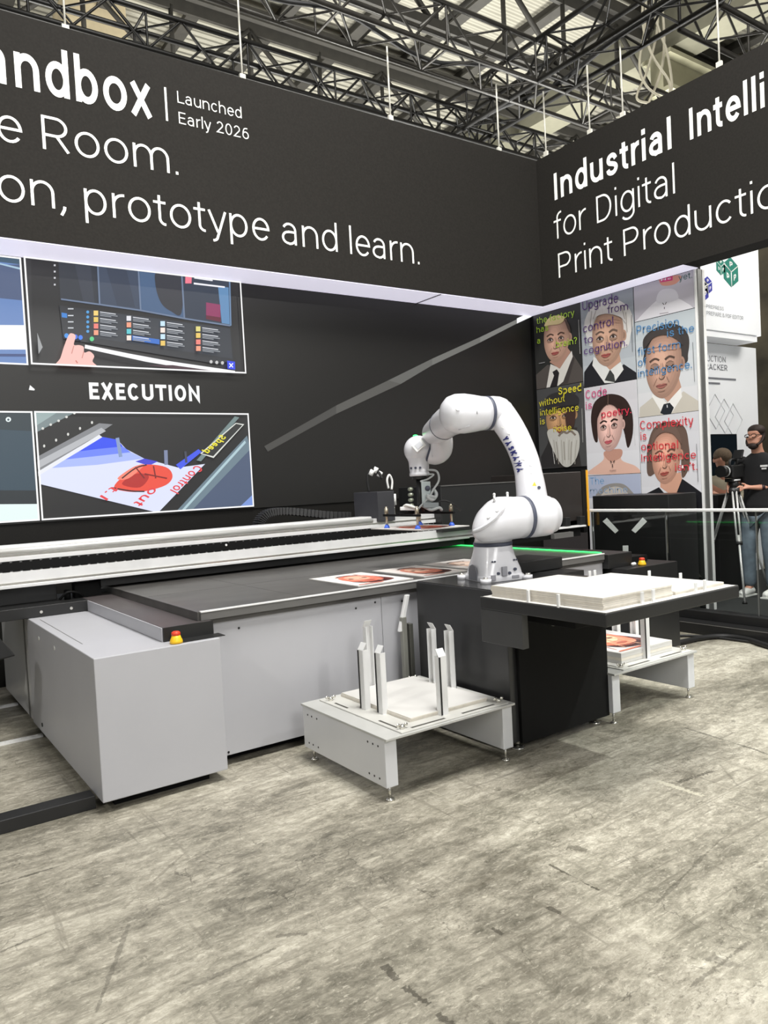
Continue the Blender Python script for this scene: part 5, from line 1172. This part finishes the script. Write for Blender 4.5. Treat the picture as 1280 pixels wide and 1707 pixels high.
MB().tube(J5, [.068, .07, .07, .071, .072, .072, .072, .072, .072, .072, .072, .071, .07, .07, .069, .069, .069, .068, .068, .068, .067][:len(J5)], 26).build('wrist_elbow', m_robot, ro)
d = (WC - J5[-1]).normalized()
MB().tube([J5[-1] - d * .002, J5[-1] + d * .001, J5[-1] + d * .009, J5[-1] + d * .012], [.067, .0705, .0705, .067], 30).build('wrist_ring', m_ring, ro)
wh = MB().ball(WC, .094, 30).tube([J5[-1] + d * .012, WC], [.068, .08], 28).rings([[WC + UU * (r * cos(2 * pi * k / 32)) + WW * (r * sin(2 * pi * k / 32)) + ZZ * z for k in range(32)] for z, r in ((-.03, .085), (-.075, .068), (-.085, .0665), (-.15, .063), (-.152, .066), (-.168, .066), (-.172, .06))]).build('wrist_head', m_robot, ro)
wbv = BVHTree.FromPolygons([tuple(v.co) for v in wh.data.vertices], [tuple(p.vertices) for p in wh.data.polygons])
p = hit(698, 743, wh, wbv, .0)
if p:
    n0 = p[1]; r0 = n0.cross(ZZ).normalized(); u0 = r0.cross(n0); r1 = (r0 * .8 + u0 * -.6).normalized(); u1 = r1.cross(n0)
    if u1.z < 0: u1 = -u1
    MB().obox(p[0] + n0 * .002, r1 * .040, u1 * .028, n0 * .007).build('wrist_cover', m_white, wh, .004)
    MB().obox(p[0] + n0 * .009, r1 * .024, u1 * .018, n0 * .002).build('cover_window', M('cover_window_grey', rgb(206, 208, 212), .3), wh, .002)
MB().ball(WC + ZZ * .093 - WW * .015, .014, 12, (1.3, 1, .5)).build('status_light', m_green, wh)
k = MB()
for a in (200, 225, 255): c = WC + UU * (.0655 * cos(radians(a))) + WW * (.0655 * sin(radians(a))) + ZZ * -.118; k.cyl(c, c + (c - WC - ZZ * -.118).normalized() * .006, .008, 10)
k.build('wrist_socket', m_ring, wh)
# lettering and safety labels wrapped on the lower arm
lbv = BVHTree.FromPolygons([tuple(v.co) for v in link.data.vertices], [tuple(p.vertices) for p in link.data.polygons])
def decal(name, V, Fc, mat, off=.003):
    """V are photo positions; each is dropped on to the arm surface"""
    m = MB(); ok = {}
    for i, (x, y) in enumerate(V):
        h_ = hit(x, y, link, lbv, off)
        if h_: ok[i] = len(m.v); m.v.append(h_[0])
    for q in Fc:
        if all(i in ok for i in q): m.face([ok[i] for i in q])
    if m.f: m.build(name, mat, link)
V, Fc = [], []
cv = smooth_curve([(840, 730, 0), (850, 747, 0), (859, 766, 0), (865.5, 787, 0)], 8)
for i, ch_ in enumerate('YASKAWA'):
    f = (i + .5) / 7 * (len(cv) - 1); a = cv[int(f)]; b2 = cv[min(int(f) + 1, len(cv) - 1)]; t_ = (b2 - a).normalized(); c = a + (b2 - a) * (f - int(f)); nn = Vector((t_.y, -t_.x, 0))
    gv, gf, gw = text_geo(ch_, .2); o_ = len(V); s_ = 9.4 / .71
    V += [((c + t_ * ((q.x - gw / 2) * s_ * .92) + nn * (q.y - .2) * s_)[0], (c + t_ * ((q.x - gw / 2) * s_ * .92) + nn * (q.y - .2) * s_)[1]) for q in gv]; Fc += [[o_ + i_ for i_ in q] for q in gf]
decal('lettering', V, Fc, m_blue)
decal('warning_label', [(887, 810), (894, 810), (890.5, 803)], [[0, 1, 2]], m_yel)
decal('round_label', [(898 + 2.8 * cos(k * .5), 813 + 2.8 * sin(k * .5)) for k in range(12)], [list(range(12))], m_ring)
for x, y in ((872, 765), (884, 775), (886, 788), (838, 712), (848, 722), (878, 824), (889, 824)): decal('pale_label', [(x - 2.5, y - 1.2), (x + 2.5, y + 1), (x + 2.2, y + 2.5), (x - 2.8, y + .5)], [[0, 1, 2, 3]], m_white)
# gripper tool with suction cups
GZ = WC - ZZ * .172; GX, GY = WC.x, WC.y
gp = MB().cyl(GZ + ZZ * .004, GZ - ZZ * .02, .050, 20).cyl(GZ - ZZ * .02, (GX, GY, 1.16), .024, 14).build('gripper_column', m_black, ro)
PXC, PYC = 3.06, 4.01
MB().box(PXC - .17, PXC + .17, PYC - .02, PYC + .02, 1.145, 1.16).box(PXC - .15, PXC - .13, PYC - .20, PYC + .20, 1.135, 1.150).box(PXC + .13, PXC + .15, PYC - .20, PYC + .20, 1.135, 1.150).box(GX - .05, GX + .05, GY - .02, PYC + .03, 1.15, 1.18).build('gripper_frame', m_blackm, gp, .003)
R_ = AX * 1.0; T_ = -AZ
c = Vector((GX, GY, 1.27)) + R_ * .035 + T_ * .04
MB().obox(c, R_ * .030, T_ * .025, ZZ * .085).build('valve_block', M('pale_valve_grey', rgb(176, 186, 186), .35, .3), gp, .004)
MB().ball(c + R_ * .01 + T_ * .027 + ZZ * .04, .018, 14).build('valve_dial', m_ring, gp)
k = MB()
for z in (1.20, 1.235, 1.27, 1.305): k.ball(Vector((GX, GY, z)) - R_ * .065 + T_ * .03, .020, 10, (1, 1, .7))
k.build('vacuum_ejector', M('olive_steel', rgb(150, 156, 140), .3, .6), gp)
MB().obox(Vector((GX, GY, 1.20)) + R_ * .06 + T_ * .06, R_ * .05, T_ * .03, ZZ * .018).build('manifold_block', M('mid_grey_block', rgb(140, 146, 148), .35, .4), gp, .004)
MB().obox(Vector((GX, GY, 1.178)) - R_ * .085 + T_ * .03, R_ * .055, T_ * .03, ZZ * .012).build('manifold_block', m_alup, gp, .004)
def hose(pts, r, mat): MB().tube(smooth_curve(pts, 6), r, 8).build('air_hose', mat, gp)
mh = M('grey_hose', rgb(168, 172, 172), .4)
Q = lambda a, b_, z: Vector((GX, GY, z)) + R_ * a + T_ * b_
hose([Q(.05, .05, 1.43), Q(.11, .06, 1.42), Q(.12, .06, 1.36), Q(.08, .07, 1.30), Q(.05, .08, 1.25), Q(.0, .07, 1.20), Q(-.03, .06, 1.17)], .007, mh)
hose([Q(.05, .05, 1.40), Q(.09, .05, 1.40), Q(.05, .06, 1.37), Q(.0, .05, 1.355)], .006, mh)
hose([Q(.08, .05, 1.31), Q(.10, .06, 1.27), Q(.07, .09, 1.235), Q(.04, .08, 1.26), Q(.09, .09, 1.25)], .012, mh)
hose([Q(.08, .06, 1.21), Q(.15, .06, 1.23), Q(.22, .02, 1.20), Q(.26, -.02, 1.165)], .006, m_rubber)
hose([Q(-.12, .03, 1.18), Q(-.10, .06, 1.20), Q(-.06, .07, 1.19), Q(-.02, .06, 1.175)], .010, M('pale_hose', rgb(220, 220, 214), .4))
hose([Q(.02, .05, 1.19), Q(.06, .09, 1.17), Q(.11, .08, 1.185), Q(.13, .05, 1.17)], .010, mh)
for x, y in ((-.14, -.17), (.14, -.17), (-.14, .17), (.14, .17)):
    r = MB().cyl((PXC + x, PYC + y, 1.078), (PXC + x, PYC + y, 1.20), .008, 10).cyl((PXC + x, PYC + y, 1.15), (PXC + x, PYC + y, 1.19), .013, 12).build('suction_rod', M('worn_brass_rod', rgb(170, 160, 140), .35, .7), gp)
    MB().tube([(PXC + x, PYC + y, 1.0575), (PXC + x, PYC + y, 1.066), (PXC + x, PYC + y, 1.08)], [.021, .018, .010], 16).build('suction_cup', m_cup, r)
print_board('printed board hanging from the suction cups of the robot arm', 2.862, 3.258, 3.732, 4.288, 1.0505, None, .006, 0)

# ================================================================== PEOPLE AND CAMERA
def skin_mesh(name, joints, edges, mat, parent, root=0, sub=2, top=None):
    me = bpy.data.meshes.new(name); org = ORG[parent] if parent is not None else Vector((0, 0, 0))
    me.from_pydata([tuple(Vector(j[:3]) - org) for j in joints], edges, [])
    o = bpy.data.objects.new(name, me); COL.objects.link(o)
    sk = o.modifiers.new('skin', 'SKIN'); sk.use_smooth_shade = True; sk.branch_smoothing = .6
    for i, j in enumerate(joints):
        s_ = me.skin_vertices[0].data[i]; r = j[3]; s_.radius = (r, j[4] if len(j) > 4 else r); s_.use_root = (i == root)
    sb = o.modifiers.new('sub', 'SUBSURF'); sb.levels = sb.render_levels = sub
    dg = bpy.context.evaluated_depsgraph_get(); ev = o.evaluated_get(dg); m2 = bpy.data.meshes.new_from_object(ev)
    o.modifiers.clear(); o.data = m2; bpy.data.meshes.remove(me); m2.name = name
    m2.materials.clear(); m2.materials.append(mat)
    for p_ in m2.polygons: p_.use_smooth = True; p_.material_index = 0
    ORG[o] = org
    if parent is not None: o.parent = parent
    return o
pe = thing('person', 'person in black t-shirt, jeans and glasses operating a video camera on a tripod', 'person', (7.55, 4.20, 0))
J = []; Ed = []
def j(*a): J.append(a); return len(J) - 1
def e(*ids):
    for a, b_ in zip(ids[:-1], ids[1:]): Ed.append((a, b_))
pelv = j(7.62, 4.20, .94, .10, .11); waist = j(7.63, 4.20, 1.10, .09, .10); chest = j(7.63, 4.20, 1.30, .09, .11); neck0 = j(7.605, 4.20, 1.46, .065); neck1 = j(7.575, 4.20, 1.53, .056)
hd0 = j(7.55, 4.20, 1.585, .068); hd1 = j(7.555, 4.20, 1.66, .088); hd2 = j(7.575, 4.20, 1.71, .07)
chin = j(7.495, 4.20, 1.545, .036); nose = j(7.452, 4.20, 1.622, .012)
e(pelv, waist, chest, neck0, neck1, hd0, hd1, hd2); e(hd0, chin); e(hd1, nose)
for sgn, elb, wr, hand, dirf in ((-1, (7.70, 3.97, 1.13), (7.50, 4.16, 1.12), (7.43, 4.24, 1.125), (-.07, .05, -.015)), (1, (7.62, 4.44, 1.14), (7.40, 4.40, 1.14), (7.33, 4.38, 1.145), (-.06, -.03, -.02))):
    s0 = j(7.62, 4.20 + sgn * .18, 1.39, .045); el_ = j(*elb, .043); fm = j(*((Vector(elb) + Vector(wr)) / 2 + Vector((0, 0, .0))), .041); w_ = j(*wr, .028); hp = j(*hand, .030, .018)
    e(chest, s0, el_, fm, w_, hp)
    for k in range(4):
        b0 = Vector(hand) + Vector((dirf[0] * .35, dirf[1] * .35, .022 - k * .015)); f1 = j(*(b0 + Vector(dirf) * .45), .0085); f2 = j(*(b0 + Vector(dirf) * .85 + Vector((.004, 0, -.012))), .008); f3 = j(*(b0 + Vector(dirf) * (1.05 - .08 * abs(k - 1)) + Vector((.016, 0, -.026))), .007); e(hp, f1, f2, f3)
    th = j(*(Vector(hand) + Vector((.012, 0, .035)) + Vector(dirf) * .2), .010); th2 = j(*(Vector(hand) + Vector((.0, 0, .052)) + Vector(dirf) * .55), .009); e(hp, th, th2)
for sgn in (-1, 1):
    hip = j(7.60, 4.20 + sgn * .095, .88, .08); kn = j(7.55 - .02 * sgn, 4.20 + sgn * .105, .49, .058); cf = j(7.58 - .02 * sgn, 4.20 + sgn * .11, .34, .056); an = j(7.58 - .02 * sgn, 4.20 + sgn * .11, .09, .038); ft = j(7.46 - .02 * sgn, 4.20 + sgn * .12, .035, .032); e(pelv, hip, kn, cf, an, ft)
skin_mesh('body', J, Ed, m_skin, pe)
tm = MB(); tr_ = []
for z, rx, ry, x in ((.83, .128, .178, 7.61), (.95, .126, .172, 7.615), (1.08, .122, .168, 7.625), (1.22, .128, .186, 7.63), (1.33, .124, .200, 7.63), (1.40, .102, .182, 7.622), (1.445, .076, .115, 7.612), (1.475, .060, .066, 7.605)):
    tr_.append([Vector((x + rx * cos(2 * pi * k / 28), 4.20 + ry * sin(2 * pi * k / 28), z)) for k in range(28)])
tm.rings(tr_)
for sgn, elb in ((-1, (7.70, 3.97, 1.13)), (1, (7.62, 4.44, 1.14))):
    s0 = Vector((7.622, 4.20 + sgn * .135, 1.395)); s1 = Vector((7.625, 4.20 + sgn * .195, 1.345)); e1 = Vector(elb)
    tm.tube([s0, s1, s1.lerp(e1, .35), s1.lerp(e1, .72)], [.066, .080, .074, .070], 18)
tee = tm.build('t_shirt', m_tee, pe)
J, Ed = [], []
p0 = j(7.615, 4.20, .95, .145, .178); e()
for sgn in (-1, 1):
    hip = j(7.60, 4.20 + sgn * .095, .84, .105); kn = j(7.55 - .02 * sgn, 4.20 + sgn * .105, .49, .078); cf = j(7.575 - .02 * sgn, 4.20 + sgn * .11, .3, .072); an = j(7.575 - .02 * sgn, 4.20 + sgn * .11, .085, .066); e(p0, hip, kn, cf, an)
skin_mesh('jeans', J, Ed, m_jean, pe)
for sgn in (-1, 1):
    cx_, cy_ = 7.575 - .02 * sgn, 4.20 + sgn * .115
    MB().tube([(cx_ + .05, cy_, .045), (cx_ + .02, cy_, .055), (cx_ - .06, cy_, .048), (cx_ - .14, cy_, .036), (cx_ - .18, cy_, .030)], [.035, .05, .046, .042, .022], 16, flat=(.95, 1)).box(cx_ - .19, cx_ + .07, cy_ - .043, cy_ + .043, 0, .018).build('shoe', M('white_shoe', rgb(225, 225, 220), .5), pe, .004)
MB().ball((7.585, 4.20, 1.70), .088, 22, (1.0, .95, .70)).ball((7.615, 4.20, 1.645), .076, 18, (.7, .98, 1.0)).build('hair', m_hair, pe)
MB().ball((7.512, 4.20, 1.542), .052, 16, (.85, 1.0, .68)).tube(smooth_curve([(7.56, 4.117, 1.64), (7.53, 4.122, 1.585), (7.495, 4.15, 1.55)], 5), .012, 8).tube(smooth_curve([(7.56, 4.283, 1.64), (7.53, 4.278, 1.585), (7.495, 4.25, 1.55)], 5), .012, 8).build('beard', m_hair, pe)
gl = MB()
for sgn in (-1, 1):
    c = Vector((7.466, 4.20 + sgn * .034, 1.645)); gl.tube([c + Vector((0, .026 * cos(t_ * pi / 8), .018 * sin(t_ * pi / 8))) for t_ in range(17)], .0035, 6, False); gl.tube([c + Vector((0, sgn * .026, .004)), (7.56, 4.20 + sgn * .088, 1.655)], .003, 6)
gl.tube([(7.464, 4.192, 1.648), (7.464, 4.208, 1.648)], .003, 6); gl.build('glasses', m_rubber, pe)
MB().tube([(7.525, 4.137, 1.12), (7.545, 4.118, 1.121)], .034, 14).build('wristband', M('dark_wristband', rgb(52, 34, 40), .5), pe)
em = MB(); q = on_y(1270, 770, 4.02); 
add_text(em, 'OMO', q, q + Vector((.11, 0, 0)), Vector((0, 0, .03)), .2) if False else em.obox(Vector((7.50, 4.09, 1.335)), Vector((.004, -.035, 0)), Vector((.002, 0, 0)), Vector((0, 0, .010))).obox(Vector((7.50, 4.09, 1.308)), Vector((.004, -.022, 0)), Vector((.002, 0, 0)), Vector((0, 0, .007)))
em.build('shirt_print', m_white, pe)
# tripod and video camera
tc_ = Vector((7.36, 4.34, 0))
tp = thing('camera_tripod', 'black and silver camera tripod in front of the person in the black t-shirt', 'tripod', tuple(tc_))
for k, a in enumerate((100, 220, 340)):
    d_ = Vector((cos(radians(a)), sin(radians(a)), 0)); top = tc_ + d_ * .05 + ZZ * 1.10; midp = tc_ + d_ * .22 + ZZ * .58; bot = tc_ + d_ * .40
    sd = Vector((-d_.y, d_.x, 0)) * .018
    l_ = MB().slot(0).tube([top + sd, midp + sd], .010, 8).tube([top - sd, midp - sd], .010, 8).slot(1).tube([midp + (top - midp) * .15, bot + ZZ * .02], .011, 8).slot(2).tube([bot + ZZ * .03, bot], [.02, .024], 10).build('leg', [m_alu, m_alu, m_rubber], tp)
    MB().tube([midp - sd * 1.6, midp + sd * 1.6], .020, 10).build('leg_clamp', m_rubber, l_)
MB().cyl(tc_ + ZZ * 1.06, tc_ + ZZ * 1.13, .065, 18).ball(tc_ + ZZ * 1.16, .055, 16).box(tc_.x - .08, tc_.x + .08, tc_.y - .04, tc_.y + .04, 1.19, 1.225).build('fluid_head', m_black, tp)
MB().cyl(tc_ + ZZ * 1.205 - Vector((.05, .045, 0)), tc_ + ZZ * 1.205 + Vector((.05, -.045, 0)), .008).build('head_plate', m_alup, tp)
MB().tube([tc_ + Vector((.04, -.05, 1.17)), tc_ + Vector((.14, -.10, 1.13))], .010, 8).build('pan_handle', m_rubber, tp)
vc = thing('video_camera', 'black video camera mounted on the tripod, lens pointing left', 'camera', (tc_.x, tc_.y, 1.225))
MB().box(tc_.x - .08, tc_.x + .13, tc_.y - .05, tc_.y + .05, 1.228, 1.36).build('camera_body', m_black, vc, .012)
MB().tube([(tc_.x - .08, tc_.y, 1.30), (tc_.x - .14, tc_.y, 1.30), (tc_.x - .15, tc_.y, 1.30), (tc_.x - .22, tc_.y, 1.30)], [.045, .045, .056, .060], 18).build('lens', m_black, vc)
MB().tube([(tc_.x - .135, tc_.y, 1.30), (tc_.x - .145, tc_.y, 1.30)], .058, 18).build('lens_ring', m_alup, vc)
MB().tube(smooth_curve([(tc_.x - .05, tc_.y, 1.36), (tc_.x - .03, tc_.y, 1.41), (tc_.x + .06, tc_.y, 1.41), (tc_.x + .08, tc_.y, 1.36)], 5), .012, 8).build('top_handle', m_black, vc)
MB().obox((tc_.x + .08, tc_.y - .02, 1.465), Vector((.02, 0, .045)), Vector((0, .05, 0)), Vector((.010, 0, -.004))).cyl((tc_.x + .06, tc_.y - .02, 1.37), (tc_.x + .06, tc_.y - .02, 1.43), .008).build('flip_monitor', m_black, vc, .003)
MB().tube([(tc_.x + .13, tc_.y, 1.33), (tc_.x + .18, tc_.y, 1.34)], [.03, .035], 14).build('viewfinder', m_rubber, vc)
# second visitor behind
p2 = thing('person', 'person in beige shirt seen from behind, half hidden by the video camera', 'person', (8.05, 4.86, 0))
J, Ed = [], []
pl_ = j(8.12, 4.88, .72, .14, .15); ch2 = j(8.06, 4.86, 1.05, .13, .16); n0 = j(8.02, 4.84, 1.27, .065); n1 = j(7.99, 4.84, 1.33, .058); h0 = j(7.97, 4.83, 1.40, .078); h1 = j(7.965, 4.83, 1.48, .088); e(pl_, ch2, n0, n1, h0, h1); ns = j(7.87, 4.86, 1.42, .012); e(h0, ns)
for sgn in (-1, 1):
    sx = Vector((.10 * sgn, -.16 * sgn, 0)) if sgn > 0 else Vector((-.10, .16, 0)); s0 = j(*(Vector((8.05, 4.86, 1.20)) + sx), .06); el_ = j(*(Vector((7.97, 4.88, .98)) + sx * 1.25), .043); w_ = j(*(Vector((7.80, 4.92, 1.02)) + sx * .8), .03); hp = j(*(Vector((7.73, 4.93, 1.05)) + sx * .7), .026); e(ch2, s0, el_, w_, hp)
    for k in range(4): f1 = j(*(Vector((7.68, 4.94, 1.06 + .016 * (k - 1.5))) + sx * .66), .009); e(hp, f1)
    t1 = j(*(Vector((7.72, 4.92, 1.09)) + sx * .6), .010); e(hp, t1)
    hip = j(*(Vector((8.10, 4.90, .68)) + sx * .6), .09); kn = j(*(Vector((7.76, 5.02, .62)) + sx * .7), .062); an = j(*(Vector((7.80, 5.02, .12)) + sx * .6), .04); ft = j(*(Vector((7.68, 5.06, .04)) + sx * .6), .032); e(pl_, hip, kn, an, ft)
skin_mesh('body', J, Ed, m_skin, p2)
J, Ed = [], []
q0 = j(8.12, 4.88, .72, .16, .17); q1 = j(8.09, 4.87, .92, .155, .175); q2 = j(8.05, 4.86, 1.10, .15, .18); q3 = j(8.02, 4.84, 1.25, .085); e(q0, q1, q2, q3)
for sgn in (-1, 1):
    sx = Vector((.10, -.16, 0)) * sgn; s0 = j(*(Vector((8.05, 4.86, 1.19)) + sx), .085); el_ = j(*(Vector((7.97, 4.88, .98)) + sx * 1.25), .066); w_ = j(*(Vector((7.84, 4.91, 1.01)) + sx * .9), .05); e(q2, s0, el_, w_)
skin_mesh('shirt', J, Ed, m_beige, p2)
J, Ed = [], []
q0 = j(8.12, 4.89, .70, .155, .16)
for sgn in (-1, 1):
    sx = Vector((.10, -.16, 0)) * sgn; hip = j(*(Vector((8.08, 4.90, .68)) + sx * .6), .10); kn = j(*(Vector((7.76, 5.02, .62)) + sx * .7), .078); an = j(*(Vector((7.80, 5.02, .12)) + sx * .6), .06); e(q0, hip, kn, an)
skin_mesh('trousers', J, Ed, m_darkt, p2)
MB().ball((7.99, 4.825, 1.47), .098, 20, (1, 1, .92)).ball((8.01, 4.82, 1.40), .072, 16).build('hair', m_hairg, p2)
for sgn in (-1, 1):
    sx = Vector((.10, -.16, 0)) * sgn; c = Vector((7.74, 5.04, .04)) + sx * .6; MB().tube([c + Vector((.07, -.03, .01)), c, c + Vector((-.1, .04, -.005)), c + Vector((-.14, .055, -.012))], [.03, .045, .04, .02], 12).build('shoe', m_rubber, p2)
sto = thing('stool', 'dark stool under the person in the beige shirt', 'stool', (8.14, 4.88, 0))
MB().cyl((8.14, 4.88, .54), (8.14, 4.88, .575), .19, 24).build('seat', m_black, sto); MB().cyl((8.14, 4.88, .02), (8.14, 4.88, .54), .03).cyl((8.14, 4.88, 0), (8.14, 4.88, .02), .2, 24).build('pedestal', m_black, sto)
tag(box('black_cabinet', m_black, (7.42, 7.86, 4.55, 4.78, 0, 1.055), None, .005), 'low black cabinet in front of the person in the beige shirt', 'cabinet')
a, b_ = on_y(1176, 724, 5.26), on_y(1229, 803, 5.26)
tv = thing('wall_screen', 'dark blue-black wall screen on the lower white panel behind the video camera', 'screen', ((a.x + b_.x) / 2, 5.26, b_.z))
MB().box(a.x - .25, b_.x, 5.245, 5.278, b_.z, a.z).build('screen_body', m_blackm, tv, .004); MB().box(a.x - .24, b_.x - .012, 5.243, 5.246, b_.z + .012, a.z - .012).build('screen_glass', m_tv, tv)
# hose on the floor
cable('floor_hose', [(5.0, 3.62, .022), (5.12, 3.50, .022), (5.35, 3.47, .022), (5.52, 3.38, .022), (5.53, 3.20, .022), (5.44, 3.02, .022), (5.38, 2.85, .022), (5.4, 2.5, .022)], .021, m_rubber, 'thick black hose curving over the floor before the glass barrier', 'hose')
cable('floor_cable', [(5.0, 3.85, .012), (5.2, 3.80, .012), (5.45, 3.55, .012), (5.50, 3.2, .012), (5.49, 2.8, .012), (5.5, 2.4, .012)], .010, m_rubber, 'thin black cable lying at the foot of the glass barrier', 'cable')

tag(box('carpet', M('dark_carpet', rgb(34, 36, 35), .95, 0, .2, 40), (6.0, 12.0, .5, 5.27, 0, .004)), 'dark carpet behind the glass barrier under the person with the camera', 'carpet')
